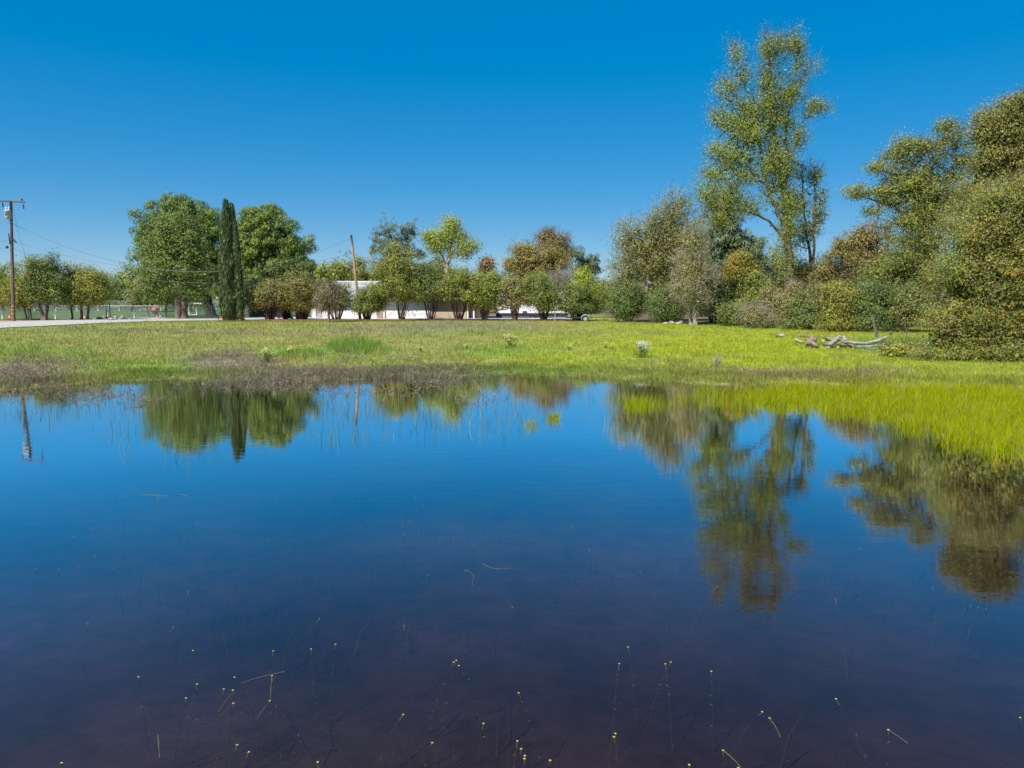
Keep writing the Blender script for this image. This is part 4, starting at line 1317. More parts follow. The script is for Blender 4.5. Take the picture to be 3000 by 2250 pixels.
# small utility trailer under the last shrub
UY = 63.4
ut = empty('utility_trailer', (X(1680, UY), UY, gz0), 'low open utility trailer with one pale wheel beside the last shrub', 'trailer')
zf = Zp(932, UY)
MB().box(X(1655, UY), X(1735, UY), UY - .55, UY + .55, zf, zf + .08).build('bed', M['dark_metal'], ut)
MB().tube([(X(1618, UY), UY, zf), (X(1655, UY), UY, zf + .02)], .04, 6).build('tongue', M['galv'], ut)
MB().tube([(X(1626, UY), UY - .05, gz0 - .03), (X(1626, UY), UY - .05, zf + .35)], .03, 6).build('jack', M['galv'], ut)
wheel(ut, (X(1712, UY), UY - .68, gz0 + .27), .28, .16)
fd = MB()
fd.tube([(X(1712, UY) + .34 * math.cos(u), UY - .68, gz0 + .27 + .34 * math.sin(u)) for u in np.linspace(.1, math.pi - .1, 9)], .035, 6)
fd.build('fender', M['galv'], ut)

# bins and barrel by the drive
def cart(px_, Y, h, w, mat, label, name='wheeled_bin'):
    x = X(px_, Y)
    z = hz(x, Y) + .055
    e = empty(name, (x, Y, z), label, 'bin')
    m = MB()
    m._add([(x - w * .42, Y - w * .42, z + .08), (x + w * .42, Y - w * .42, z + .08), (x + w * .42, Y + w * .42, z + .08), (x - w * .42, Y + w * .42, z + .08),
            (x - w * .5, Y - w * .5, z + h), (x + w * .5, Y - w * .5, z + h), (x + w * .5, Y + w * .5, z + h), (x - w * .5, Y + w * .5, z + h)],
           [(0, 3, 2, 1), (4, 5, 6, 7), (0, 1, 5, 4), (1, 2, 6, 5), (2, 3, 7, 6), (3, 0, 4, 7)])
    m.build('body', mat, e, bevel=.03)
    MB().box(x - w * .53, x + w * .53, Y - w * .55, Y + w * .55, z + h + .003, z + h + .07).build('lid', mat, e, bevel=.03)
    for s in (-1, 1):
        wheel(e, (x + s * w * .4, Y + w * .46, z + .1), .1, .06)
    MB().tube([(x - w * .4, Y + w * .6, z + h), (x + w * .4, Y + w * .6, z + h)], .02, 6).build('handle', mat, e)
    return e


cart(846, 67.2, .98, .6, M['bin'], 'dark wheeled rubbish bin left of the blue barrel')
cart(822, 69.0, 1.0, .6, M['black'], 'black wheeled rubbish bin deep behind the upright shrub')
bb = empty('blue_barrel', (X(876, 66.6), 66.6, gz0 + .055), 'bright blue barrel tucked behind the orange tinged shrub', 'barrel')
MB().lathe((X(876, 66.6), 66.6, gz0 + .055), [(.24, 0), (.28, .05), (.29, .3), (.28, .33), (.29, .36), (.29, .62), (.28, .65), (.29, .68), (.28, .9), (.2, .95)], 18).build('drum', M['blue'], bb, smooth=True)
MB().lathe((X(876, 66.6), 66.6, gz0 + 1.008), [(.2, 0), (.2, .04), (.17, .05)], 14).build('lid', M['blue'], bb)

# ------------------------------------------------------------------ poles and wires
def pole_pts(px0, py0, px1, py1, Y, n=8):
    b = at(px0, py0, Y)
    b[2] = hz(b[0], Y) - .25
    t = at(px1, py1, Y)
    return b, t


PY = 62.5
pb, pt = pole_pts(39, 943, 32, 587, PY)
pole = empty('utility_pole', (pb[0], PY, hz(pb[0], PY)), 'brown wooden utility pole with crossarm and transformer at the left edge', 'utility pole')
MB().tube([pb + (pt - pb) * t for t in np.linspace(0, 1, 9)], np.linspace(.15, .10, 9), 12).build('pole', M['pole'], pole, smooth=True)


def along(t):
    return pb + (pt - pb) * t


ca0, ca1 = at(-5, 588, PY - .2), at(73, 592, PY - .2)
MB().tube([ca0, ca1], .06, 4).build('crossarm', M['pole'], pole)
for (px_, py_) in ((8, 599), (69, 604)):
    c = at(px_, py_, PY - .2)
    ins = MB()
    for k in range(4):
        ins.tube([c + [0, 0, .12 - k * .09], c + [0, 0, .06 - k * .09]], [.07, .05], 8)
    ins.tube([c + [0, 0, .2], c + [0, 0, -.25]], .015, 5)
    ins.build('insulator', M['dark_metal'], pole)
c = at(64, 585, PY - .2)
MB().lathe(c - [0, 0, .1], [(.03, 0), (.07, .05), (.06, .12), (.07, .16), (.03, .22)], 8).build('insulator', M['dark_metal'], pole)
c = at(24, 641, PY - .35)
trf = MB().lathe(c, [(.20, 0), (.24, .03), (.25, .1), (.25, .58), (.27, .60), (.27, .64), (.2, .70), (.1, .73)], 16).build('transformer', M['transformer'], pole, smooth=True)
for dx in (-.1, .12):
    MB().lathe(c + [dx, 0, .68], [(.05, 0), (.07, .06), (.05, .12), (.07, .18), (.05, .25), (.03, .3)], 8).build('bushing', M['white_metal'], trf)
MB().box(c[0] - .03, c[0] + .03, c[1] - .28, c[1] - .245, c[2] + .25, c[2] + .42).build('nameplate', M['dark_metal'], trf)
sb = MB().tube([at(25, 684, PY - .16), at(29, 715, PY - .16)], .05, 4).build('arm_brace', M['pole'], pole)
MB().tube([at(34, 696, PY - .2), at(48, 711, PY - .2)], .06, 4).build('arm_brace', M['dark_metal'], pole)
MB().lathe(at(21, 728, PY - .2), [(.06, 0), (.12, .04), (.12, .18), (.06, .22)], 8).build('insulator', M['dark_metal'], pole)
MB().tube([at(33, 700, PY - .14), at(37, 800, PY - .16), at(40, 930, PY - .19)], .025, 6).build('conduit', M['wire'], pole)
for py_ in (897, 908, 919, 651):
    c = at(40 if py_ > 700 else 33, py_, PY)
    MB().tube([c - [0, 0, .03], c + [0, 0, .03]], .175 if py_ > 700 else .15, 12).build('marker_band', M['yellow'] if py_ > 700 else M['galv'], pole)
gw = MB().tube([at(36, 605, PY), at(56, 690, PY + .5), at(74, 748, PY + 1), at(92, 900, PY + 2.2)], .009, 5).build('guy_wire', M['wire'])
tag(gw, 'thin guy wire slanting from the utility pole top to the small trees', 'wire')
L2 = 66.0
b2, t2 = pole_pts(1056, 930, 1029, 688, L2)
lp = MB().tube([b2 + (t2 - b2) * t for t in np.linspace(0, 1, 8)], np.linspace(.14, .09, 8), 12).build('leaning_pole', M['pole_tan'], smooth=True)
tag(lp, 'bare tan wooden pole leaning left among the shrubs', 'pole')


def wire(label, A, B, sag, r=.010, n=26):
    A, B = np.array(A), np.array(B)
    t = np.linspace(0, 1, n)[:, None]
    P = A + (B - A) * t
    P[:, 2:3] -= 4 * sag * t * (1 - t)
    o = MB().tube(P, r, 5).build('overhead_wire', M['wire'], smooth=True)
    return tag(o, label, 'wire', 'overhead wires')


wire('topmost overhead cable sagging from utility pole to the leaning pole tip', at(36, 655, PY), at(1030, 697, L2), 3.45, .014)
wire('second overhead cable, just below the topmost, ending on the leaning pole', at(40, 708, PY), at(1031, 742, L2), 2.05)
wire('lowest overhead cable crossing in front of the cypress', at(40, 729, PY), at(1034, 772, L2), 2.25)
wire('short cable leaving the left frame edge above the dark insulator', at(28, 703, PY), at(-420, 690, PY - 10), .6)
wire('short cable leaving the left frame edge through the dark insulator', at(22, 725, PY), at(-420, 715, PY - 10), .5)
wire('loop wire hanging from the transformer to the pole', at(18, 612, PY - .3), at(33, 652, PY - .1), .55, .010, 12)

# ------------------------------------------------------------------ fences and things of the fenced lawn
def chain_fence(name, label, P0, P1, h, gap, rails, sp=.16, wr=.004):
    P0, P1 = np.array(P0, float), np.array(P1, float)
    L = np.linalg.norm(P1 - P0)
    u = (P1 - P0) / L
    z = hz(P0[0], P0[1])
    e = empty(name, ((P0 + P1) / 2).tolist() + [z], label, 'fence')
    n = int(L / gap)
    post_me = None
    for k in range(n + 1):
        p = P0 + u * gap * k
        if post_me is None:
            o = MB().tube([(p[0], p[1], z - .05), (p[0], p[1], z + h + .04)], .04, 6).build('post', M['galv'], e, smooth=True)
            post_me, p_first = o.data, p
        else:
            o = bpy.data.objects.new('post', post_me)
            link(o, e)
            o.location = (p[0] - p_first[0], p[1] - p_first[1], 0)
    for rz in rails:
        MB().tube([(P0[0], P0[1], z + rz), (P1[0], P1[1], z + rz)], .026, 6).build('rail', M['galv'], e, smooth=True)
    # woven wire: two families of diagonals
    k = np.arange(-h, L, sp)
    A, B = [], []
    for s in k:
        a0, a1 = max(s, 0), min(s + h, L)
        if a1 > a0:
            A.append((a0, a0 - s)); B.append((a1, a1 - s))
            A.append((a0, h - (a0 - s))); B.append((a1, h - (a1 - s)))
    A, B = np.array(A), np.array(B)
    T = lambda q: np.column_stack([P0[0] + u[0] * q[:, 0], P0[1] + u[1] * q[:, 0], z + .02 + q[:, 1] * .98])
    V, F = segs_to_mesh(T(A), T(B), np.full(len(A), wr), np.full(len(A), wr), 3)
    o = mesh_np('wire_mesh', V, F, M['galv'], e)
    o['kind'] = 'stuff'
    return e


chain_fence('chain_link_fence', 'near galvanised chain link fence along the roadside trees', (X(-150, 69), 69.0), (X(730, 71), 71.0), 1.22, 2.4, (1.22,), sp=.12, wr=.0055)
chain_fence('chain_link_fence', 'far chain link fence across the back of the lawn', (X(-150, 108), 108), (X(760, 112), 112), 1.5, 3.0, (1.5, .75), sp=.16, wr=.009)

ggx = X(318, 68.4)
ge = empty('gate_frame', (ggx, 68.4, gz0), 'black tubular gate frame standing at the near fence', 'gate')
for px_ in (313, 324):
    MB().tube([(X(px_, 68.4), 68.4, gz0 - .03), (X(px_, 68.4), 68.4, gz0 + 1.55)], .035, 8).build('post', M['black'], ge, smooth=True)
for z_ in (.12, .8, 1.5):
    MB().tube([(X(313, 68.4), 68.4, gz0 + z_), (X(324, 68.4), 68.4, gz0 + z_)], .02, 6).build('rail', M['black'], ge, smooth=True)

gY = 86.0
gg = empty('goal_frame', (X(575, gY), gY, gz0), 'white metal goal frame on the lawn between the two thick trunks', 'goal')
gx0, gx1, gh = X(555, gY), X(598, gY), Zp(889, gY)
for gx_ in (gx0, X(577, gY)):
    MB().tube([(gx_, gY, gz0), (gx_, gY, gh)], .045, 8).build('post', M['white_metal'], gg, smooth=True)
MB().tube([(gx1, gY + .9, gz0), (gx1, gY + .9, gh)], .03, 8).build('post', M['white_metal'], gg, smooth=True)
MB().tube([(gx0 - .04, gY, gh), (X(592, gY), gY, gh)], .05, 8).build('crossbar', M['white_metal'], gg, smooth=True)
MB().tube([(gx0 - .04, gY, gz0 + .06), (X(578, gY), gY, gz0 + .06)], .045, 8).build('ground_bar', M['white_metal'], gg, smooth=True)

dY = 75.0
dr = empty('litter_drum', (X(456, dY), dY, gz0), 'green litter drum with a red domed lid on the lawn', 'drum')
cz = (X(456, dY), dY, gz0)
MB().lathe(cz, [(.28, 0), (.3, .04), (.3, .3), (.29, .32), (.3, .34), (.3, .78)], 18).build('body', M['teal'], dr, smooth=True)
MB().lathe((cz[0], cz[1], gz0 + .783), [(.33, 0), (.33, .08), (.3, .2), (.2, .3), (.05, .34)], 18).build('lid', M['red'], dr, smooth=True)


def cone(px_, Y, h, mat, label, name='marker_cone'):
    x = X(px_, Y)
    z = hz(x, Y)
    e = empty(name, (x, Y, z), label, 'cone', 'small orange and red ground markers')
    MB().box(x - h * .36, x + h * .36, Y - h * .36, Y + h * .36, z, z + .03).build('base', mat, e)
    MB().lathe((x, Y, z + .033), [(h * .28, 0), (h * .16, h * .5), (h * .06, h)], 12).build('body', mat, e, smooth=True)
    return e


cone(461, 71.6, .42, M['orange'], 'orange cone in front of the green litter drum')
cone(249, 71.8, .5, M['orange'], 'orange cone between the roadside trees')
cone(30, 72.5, .5, M['orange'], 'orange cone showing left of the utility pole')
cone(651, 66.5, .38, M['red'], 'red cone left of the cypress foot')


def rock(name, p, r, label, mat, group, seed, flat=.6):
    rr = np.random.default_rng(seed)
    m = MB()
    n, k = 8, 5
    vs, fs = [], []
    for j in range(k + 1):
        ph = math.pi * j / k
        for i in range(n):
            th = 2 * math.pi * i / n + j * .2
            q = r * rr.uniform(.78, 1.15)
            vs.append((p[0] + q * math.sin(ph) * math.cos(th) * 1.2, p[1] + q * math.sin(ph) * math.sin(th), p[2] + r * flat * .55 - q * math.cos(ph) * flat))
    for j in range(k):
        for i in range(n):
            fs.append((j * n + i, j * n + (i + 1) % n, (j + 1) * n + (i + 1) % n, (j + 1) * n + i))
    m._add(vs, fs)
    o = m.build(name, mat)
    return tag(o, label, 'rock', group)


rr = np.random.default_rng(3)
for k in range(26):
    px_ = 325 + rr.normal(0, 17)
    p = ground_at(px_, 936.5 + rr.normal(0, 1.6))
    rock('rubble_stone', p + [0, 0, .05], rr.uniform(.1, .24), 'pale rubble stone in the low heap beside the road', M['stone'], 'rubble stones beside the road', 100 + k)
for k in range(9):
    px_ = 1975 + rr.normal(0, 14)
    p = ground_at(px_, 948 + rr.normal(0, 1.5))
    rock('field_stone', p, rr.uniform(.1, .22), 'pale field stone in the small pile under the dark bush', M['stone'], 'field stones under the dark bush', 200 + k)

# ------------------------------------------------------------------ logs, posts, stakes
def log(label, pts, R, mat='log', group='weathered logs lying in the meadow', name='log', cat='log', extra=None):
    P = []
    for (px_, py_, up) in pts:
        g = ground_at(px_, py_)
        P.append(g + [0, 0, up])
    Q, RR = resample(P, np.array(R) * .62, .28)
    rr_ = np.random.default_rng(int(pts[0][0]))
    Q[1:-1] += rr_.normal(0, .012, Q[1:-1].shape)
    RR = RR * (1 + rr_.normal(0, .11, len(RR)))
    m = MB().tube(Q, RR, 10)
    if extra:
        for e in extra:
            EP = []
            for (px_, py_, up) in e[0]:
                EP.append(ground_at(px_, py_) + [0, 0, up])
            m.tube(*resample(EP, e[1], .25), 8)
    o = m.build(name, M[mat], smooth=True)
    return tag(o, label, cat, group)


log('longest pale log of the pile, curving up at its right end', [(2478, 1016, .24), (2515, 1019, .2), (2550, 1017, .22), (2572, 1016, .30), (2595, 1014, .48)], [.15, .17, .17, .15, .11], extra=[([(2478, 1016, .24), (2470, 1013, .5)], [.12, .07])])
log('pale log lying flat along the front of the pile', [(2500, 1023, .1), (2545, 1022, .1), (2592, 1020, .12)], [.11, .11, .08])
log('thin pale pole log right of the pile front', [(2530, 1025, .06), (2570, 1024, .06), (2588, 1024, .06)], [.07, .06, .04])
log('thick pale log sloping down at the left of the pile', [(2458, 1011, .42), (2440, 1018, .24), (2425, 1022, .12)], [.19, .2, .19])
log('pale log at the back of the pile, partly hidden', [(2412, 1012, .32), (2435, 1010, .36), (2462, 1012, .3)], [.15, .15, .13])
log('short brownish log wedged under the back of the pile', [(2410, 1018, .13), (2440, 1018, .13)], [.12, .12], mat='log_brown')
log('splintered brown log in the middle of the pile', [(2455, 1022, .14), (2480, 1019, .18), (2500, 1021, .14)], [.14, .16, .1], mat='log_brown', extra=[([(2478, 1020, .2), (2460, 1015, .4)], [.09, .03]), ([(2490, 1020, .2), (2478, 1014, .38)], [.07, .02])])
log('upturned root stump left of the log pile', [(2368, 1020, .08), (2376, 1014, .3), (2384, 1012, .45)], [.26, .3, .12], mat='log_brown', name='root_stump', cat='stump', group='', extra=[([(2376, 1016, .2), (2362, 1014, .42)], [.14, .04]), ([(2378, 1018, .2), (2398, 1022, .12)], [.16, .05]), ([(2384, 1018, .25), (2392, 1012, .5)], [.12, .03])])
log('small pale log end left of the root stump', [(2330, 1003, .14), (2345, 1006, .1), (2358, 1008, .08)], [.14, .1, .07])
log('short white log at the thicket edge left of the pile', [(2271, 988, .12), (2295, 988, .12)], [.15, .14])
log('long brown log lying along the thicket edge', [(2335, 986, .1), (2365, 989, .1), (2395, 993, .08)], [.11, .11, .08], mat='log_brown')
log('thin pale branch in the grass behind the pile', [(2430, 997, .08), (2462, 993, .12), (2500, 993, .1)], [.05, .06, .03])
log('short dark stub standing right of the pile', [(2602, 1019, 0), (2600, 1015, .3)], [.1, .07], mat='log_brown', name='log_stub')


def post(label, px0, py0, px1, py1, r, mat, name='fence_post'):
    g = ground_at(px0, py0)
    t = at(px1, py1, g[1] - .1)
    m = MB()
    ax = t - g
    m.tube([g - ax * .08, g + ax * .5, t], [r, r * .97, r * .92], 4)
    o = m.build(name, M[mat])
    return tag(o, label, 'post', 'old wooden posts at the wood edge')


post('dark weathered fence post leaning left behind the log pile', 2570, 988, 2555, 923, .10, 'post')
post('thin brown stake in front of the dark glossy bush', 1972, 944, 1971, 915, .06, 'pole_tan', 'wooden_stake')
post('slim pale stake leaning in the shade right of the leafless tree', 2108, 950, 2101, 926, .035, 'pole_tan', 'wooden_stake')
post('thin leaning stick standing in the grass right of the fence post', 2658, 1002, 2650, 930, .025, 'bark', 'wooden_stake')
post('stubby dark post in the grass right of the leaning fence post', 2609, 982, 2609, 972, .09, 'post')
log('dead pale limb hanging down from the tall cottonwood', [(2250, 985, 10.4), (2268, 985, 11.6), (2285, 985, 11.4)], [.03, .06, .1], mat='log', name='dead_limb', cat='branch', group='') if False else None

# ------------------------------------------------------------------ grasses (stuff)
def grass_points(n, y0, y1, half=.78, extra=3.0):
    r = rng.uniform(0, 1, n)
    y = y0 * (y1 / y0) ** r
    x = rng.uniform(-1, 1, n) * (half * y + extra)
    return x, y


def in_patch(px, py, lst, soft=.6):
    w = np.zeros(len(px))
    for (a, b, rx, ry, s) in lst:
        q = ((px - a) / rx) ** 2 + ((py - b) / ry) ** 2
        w = np.maximum(w, s * np.clip((1.0 - q) / soft + .5 * (q < 1), 0, 1))
    return w


# meadow
x, y = grass_points(200000, 25.5, 66.0)
d = y - shore(x)
keep = (d > .1) & (y < grass_limit(x) - .1) & (y < np.where(x > 9, 60 - .2 * (x - 12), 99))
x, y = x[keep], y[keep]
z = height(x, y)
col = ground_colour(x, y, z)
n = len(x)
H = rng.uniform(.06, .17, n) * (0.7 + .7 * vnoise(x, y, .5, 51)) * np.clip(.5 + (y - shore(x)) * .25, .5, 1)
pxg, pyg = project(x, y, z)
tall = in_patch(pxg, pyg, [(1040, 1020, 85, 22, 1), (880, 1040, 70, 14, .5), (2650, 1010, 160, 16, .6)])
H *= 1 + 2.4 * tall + .8 * (vnoise(x, y, .9, 52) > .8)
col = col * np.exp(rng.normal(0, .13, (n, 1))) * np.exp(rng.normal(0, .07, (n, 3))) * 1.1
dry = rng.uniform(size=n) < .05
col[dry] = np.array([.36, .30, .16])
V, F = blades(np.column_stack([x, y, z - .01]), H, rng.uniform(.018, .04, n) * (y / 40) ** .5, rng.uniform(0, np.pi, n), rng.normal(0, .35, (n, 2)) * H[:, None], bend=False)
tag(mesh_np('meadow_grass', V, F, M['grass'], tint=np.clip(col, 0, .6)), 'short green and straw coloured grass covering the meadow', 'grass', kind='stuff')

M['sedge'] = mat_leaf('sedge_blades', trans=.45, gloss=.04, rough=.7)
# rougher grass along the wet margin
nb = 75000
x = rng.uniform(-30, 26, nb)
d = rng.uniform(-.45, 3.0, nb) + .5 * rng.normal(size=nb)
y = shore(x) + d
z = height(x, y)
keep = (np.abs(x) < .76 * y + 1.5) & (vnoise(x, y, 1.3, 55) + rng.uniform(-.3, .3, nb) > .32)
x, y, z = x[keep], y[keep], z[keep]
n = len(x)
col = ground_colour(x, np.maximum(y, shore(x) + 1.2), z) * np.exp(rng.normal(0, .16, (n, 1)))
brn = rng.uniform(size=n) < .08 + .2 * (vnoise(x, y, .6, 56) > .7)
col[brn] = np.array([.20, .16, .085]) * np.exp(rng.normal(0, .2, (brn.sum(), 1)))
H = rng.uniform(.08, .24, n) * (.6 + .8 * vnoise(x, y, .9, 57))
V, F = blades(np.column_stack([x, y, z - .01]), H, rng.uniform(.014, .028, n), rng.uniform(0, np.pi, n), rng.normal(0, .4, (n, 2)) * H[:, None], bend=False)
tag(mesh_np('shore_grass', V, F, M['grass'], tint=np.clip(col, 0, .6)), 'rough brownish green grass along the wet pond margin', 'grass', kind='stuff')

# bright sedge standing in the shallow water on the right
nb = 230000
y = rng.uniform(11.0, 29.0, nb)
x = rng.uniform(-.02, 1, nb) * (.82 * y)
pxg, pyg = project(x, y, 0 * x)
up_ = np.interp(pxg, [1500, 1850, 2100, 2600, 3000, 3600], [1165, 1160, 1142, 1138, 1146, 1160])
lo_ = np.interp(pxg, [1700, 1800, 2000, 2200, 2400, 2550, 2700, 2850, 3000, 3400], [1150, 1195, 1205, 1200, 1212, 1225, 1270, 1318, 1345, 1410])
dn_ = np.interp(pxg, [1720, 1790, 1850, 1900, 1960, 2100, 2200, 2300], [0, .06, .22, .25, .12, .25, .6, 1])
clump = vnoise(x, y, 1.6, 61) * .55 + vnoise(x, y, 4.0, 62) * .45
edge = lo_ + (clump - .5) * 80
w = dn_ * np.clip((edge + 12 - pyg) / 58, 0, 1) ** 1.3 * np.clip((pyg - up_ + (clump - .5) * 20) / 10, 0, 1)
tuft = in_patch(pxg, pyg, [(1620, 1228, 20, 7, 1), (1556, 1247, 24, 8, .35), (1870, 1190, 40, 14, .8)])
w = np.maximum(w * (.35 + 1.1 * clump), tuft)
d = y - shore(x)
keep = (w > rng.uniform(0, 1, nb)) & (d < .5)
x, y = x[keep], y[keep]
n = len(x)
z = np.maximum(height(x, y), -.25)
H = rng.uniform(.14, .38, n) * (.75 + .5 * vnoise(x, y, .7, 63)) - z * .8
sc = np.array([[.37, .42, .004]]) * np.exp(rng.normal(0, .2, (n, 1))) * np.exp(rng.normal(0, .06, (n, 3)))
old = rng.uniform(size=n) < .10
sc[old] = [.38, .33, .12]
V, F = blades(np.column_stack([x, y, z]), H, rng.uniform(.008, .015, n), rng.uniform(0, np.pi, n), rng.normal(0, .22, (n, 2)) * H[:, None])
tag(mesh_np('sedge', V, F, M['sedge'], tint=np.repeat(np.clip(sc, 0, .6), 3, 0)), 'bright yellow green sedge growing in the shallow water on the right', 'sedge', kind='stuff')

# thin sedge blades scattered over the open shallow water on the left and middle
THIN = [(300, 1180, 420, 60, .9), (600, 1240, 380, 60, .6), (950, 1230, 420, 70, .8), (1250, 1230, 260, 60, .7), (1500, 1230, 160, 60, .6), (520, 1330, 240, 60, .12), (1750, 1200, 120, 60, .12), (560, 1190, 250, 60, 1), (2450, 1400, 500, 50, .06), (2050, 1230, 260, 50, .5)]
nb = 19000
y = rng.uniform(12, 28.5, nb)
x = rng.uniform(-.78, .6, nb) * y
pxg, pyg = project(x, y, 0 * x)
w = in_patch(pxg, pyg, THIN)
keep = (w * (.1 + .9 * vnoise(x, y, .8, 71) ** 2) > rng.uniform(0, 1, nb) * 1.0) & (y < shore(x) + .2)
x, y = x[keep], y[keep]
n = len(x)
z = np.full(n, -.1)
H = rng.uniform(.18, .5, n)
tc = np.array([[.24, .28, .04]]) * np.exp(rng.normal(0, .3, (n, 1)))
tc[rng.uniform(size=n) < .25] = [.24, .19, .12]
V, F = blades(np.column_stack([x, y, z]), H, rng.uniform(.006, .011, n), rng.uniform(0, np.pi, n), rng.normal(0, .2, (n, 2)) * H[:, None])
tag(mesh_np('thin_water_grass', V, F, M['grass'], tint=np.repeat(tc, 3, 0)), 'thin scattered grass blades rising from the open shallow water', 'water grass', kind='stuff')

# grey mauve dead weeds along the left shore and in the shallows
DEAD = [(110, 1090, 165, 42, .9), (10, 1130, 230, 42, .8), (230, 1150, 190, 26, .45), (690, 1060, 160, 34, 1), (800, 1110, 240, 26, .9), (1060, 1112, 280, 16, .45), (1300, 1105, 160, 22, .8), (1480, 1140, 40, 30, .6), (640, 1130, 160, 20, .35),
        (1000, 1050, 90, 18, .7), (1180, 1060, 60, 16, .5), (350, 1180, 160, 24, .3), (1400, 1160, 90, 26, .25), (2350, 1095, 320, 10, .5), (1330, 955, 260, 10, .25), (1080, 1140, 200, 20, .4)]
nb = 90000
y = 20 * (62 / 20) ** rng.uniform(0, 1, nb)
x = rng.uniform(-.80, .6, nb) * y
zz = height(x, y)
pxg, pyg = project(x, y, np.maximum(zz, 0))
w = in_patch(pxg, pyg, DEAD)
keep = w * (.02 + .48 * np.clip(vnoise(x, y, .55, 81) * 1.5 - .35, 0, 1) ** 1.3) > rng.uniform(0, 1, nb)
x, y = x[keep], y[keep]
n = len(x)
z = np.maximum(height(x, y), -.12)
base = np.column_stack([x, y, z])
H = rng.uniform(.14, .40, n)
mid = base + np.column_stack([rng.normal(0, .08, n), rng.normal(0, .08, n), H * .55])
SA, SB = [base], [mid]
for k in range(3):
    e = mid + np.column_stack([rng.normal(0, .13, n), rng.normal(0, .13, n), H * rng.uniform(.15, .6, n)])
    SA.append(mid)
    SB.append(e)
A, B = np.concatenate(SA), np.concatenate(SB)
V, F = segs_to_mesh(A, B, np.full(len(A), .0065), np.full(len(A), .003), 3)
dc = np.array([[.37, .31, .24]]) * np.exp(rng.normal(0, .25, (len(A), 1)))
dc[rng.uniform(size=len(A)) < .25] = [.24, .18, .12]
tag(mesh_np('dead_weeds', V, F, M['grass'], tint=np.tile(dc, (3, 1))), 'tangled grey mauve dead weeds along the left and middle shore', 'weeds', kind='stuff')

# submerged weed strands in the near water
nb = 2600
y = rng.uniform(4.2, 13, nb)
x = rng.uniform(-.75, .75, nb) * y
keep = vnoise(x, y, .8, 91) > .5
x, y = x[keep], y[keep]
n = len(x)
z = height(x, y)
H = rng.uniform(.15, .5, n)
H = np.minimum(H, -z - .03)
V, F = blades(np.column_stack([x, y, z]), H, rng.uniform(.004, .008, n), rng.uniform(0, np.pi, n), rng.normal(0, .25, (n, 2)) * H[:, None])
wc = np.array([[.16, .14, .07]]) * np.exp(rng.normal(0, .3, (n, 1)))
tag(mesh_np('submerged_weed', V, F, M['grass'], tint=np.repeat(wc, 3, 0)), 'faint submerged weed strands under the dark near water', 'weed', kind='stuff')


# ------------------------------------------------------------------ flowers in the meadow
def flower_plant(label, px_, py_, wpx, hpx, cols, nst, leafcol, name='flowering_plant', group='flowering plants in the meadow', psz=.035):
    r = np.random.default_rng(int(px_ * 7 + py_))
    g = ground_at(px_, py_)
    s = g[1] / FOC
    e = empty(name, g, label, 'plant', group)
    Hm, Wm = hpx * s, wpx * s * .5
    m = MB()
    tops = []
    for k in range(nst):
        u = nrm(r.normal(size=2)) * Wm * r.uniform(.1, 1)
        t = g + [u[0], u[1] * .8, Hm * r.uniform(.6, 1.05)]
        m.tube([g + [u[0] * .15, u[1] * .15, -.03], g + [u[0] * .6, u[1] * .5, Hm * .45], t], [.008, .006, .004], 4)
        tops.append(t)
        for q in range(2):
            t2 = t + r.normal(0, .07, 3) * [1, 1, .6]
            m.tube([t - (t - g) * .2, t2], [.004, .003], 3)
            tops.append(t2)
    m.build('stem_cluster', M['grass_plain'], e)
    nl = nst * 16
    P = g + np.column_stack([r.normal(0, Wm * .4, nl), r.normal(0, Wm * .35, nl), r.uniform(.02, Hm * .75, nl)])
    N = nrm(r.normal(size=(nl, 3)) + [0, 0, .6])
    A = nrm(np.cross(N, r.normal(size=(nl, 3))))
    L = r.uniform(.06, .14, nl)
    V, F = leaf_quads(P, N, A, L, L * .4)
    mesh_np('foliage', V, F, M['leaf'], e, tint=np.array(leafcol)[None] * np.exp(r.normal(0, .2, (nl, 1))))
    tp = np.array(tops)
    nf = len(tp) * 9
    P = tp[r.integers(0, len(tp), nf)] + r.normal(0, .04, (nf, 3))
    N = nrm(r.normal(size=(nf, 3)) * .6 + [0, -.3, .8])
    A = nrm(np.cross(N, r.normal(size=(nf, 3))))
    L = psz * r.uniform(.7, 1.3, nf)
    V, F = leaf_quads(P, N, A, L, L * .8)
    cc_ = np.array(cols)[r.integers(0, len(cols), nf)] * np.exp(r.normal(0, .1, (nf, 1)))
    mesh_np('blossom', V, F, M['petal'], e, tint=np.clip(cc_, 0, .85))
    return e


M['grass_plain'] = mat_plain('green_stem', (.14, .20, .04), .7, .2, 8, .1)
YEL, PALE, WHT, PNK = (.80, .60, .06), (.78, .72, .35), (.80, .78, .76), (.72, .62, .66)
LFC = (.13, .22, .04)
flower_plant('pale yellow flowering plant at the left of the meadow flowers', 783, 1062, 46, 42, [PALE, YEL, PALE], 12, LFC)
flower_plant('smaller yellow flowering plant next to the green grass clump', 850, 1042, 26, 24, [YEL, PALE], 7, LFC)
flower_plant('yellow flowering plant in the middle of the meadow', 1497, 1018, 44, 36, [YEL, PALE, WHT], 12, LFC)
flower_plant('white flowering plant, largest blossom clump right of centre', 1878, 1048, 60, 44, [WHT, PNK, WHT], 18, LFC)
for (a, b, lab) in ((1667, 1026, 'small pale flower plant left of the white clump'), (1792, 1024, 'tiny pale flower plant just left of the white clump'), (1366, 1023, 'tiny yellow flower plant left of the middle yellow one'),
                    (1232, 1031, 'tiny orange yellow flower in the meadow right of the grass clump'), (1775, 1020, 'pair of tiny yellow flowers beside the tiny pale plant')):
    flower_plant(lab, a, b, 18, 15, [YEL, PALE], 3, LFC)
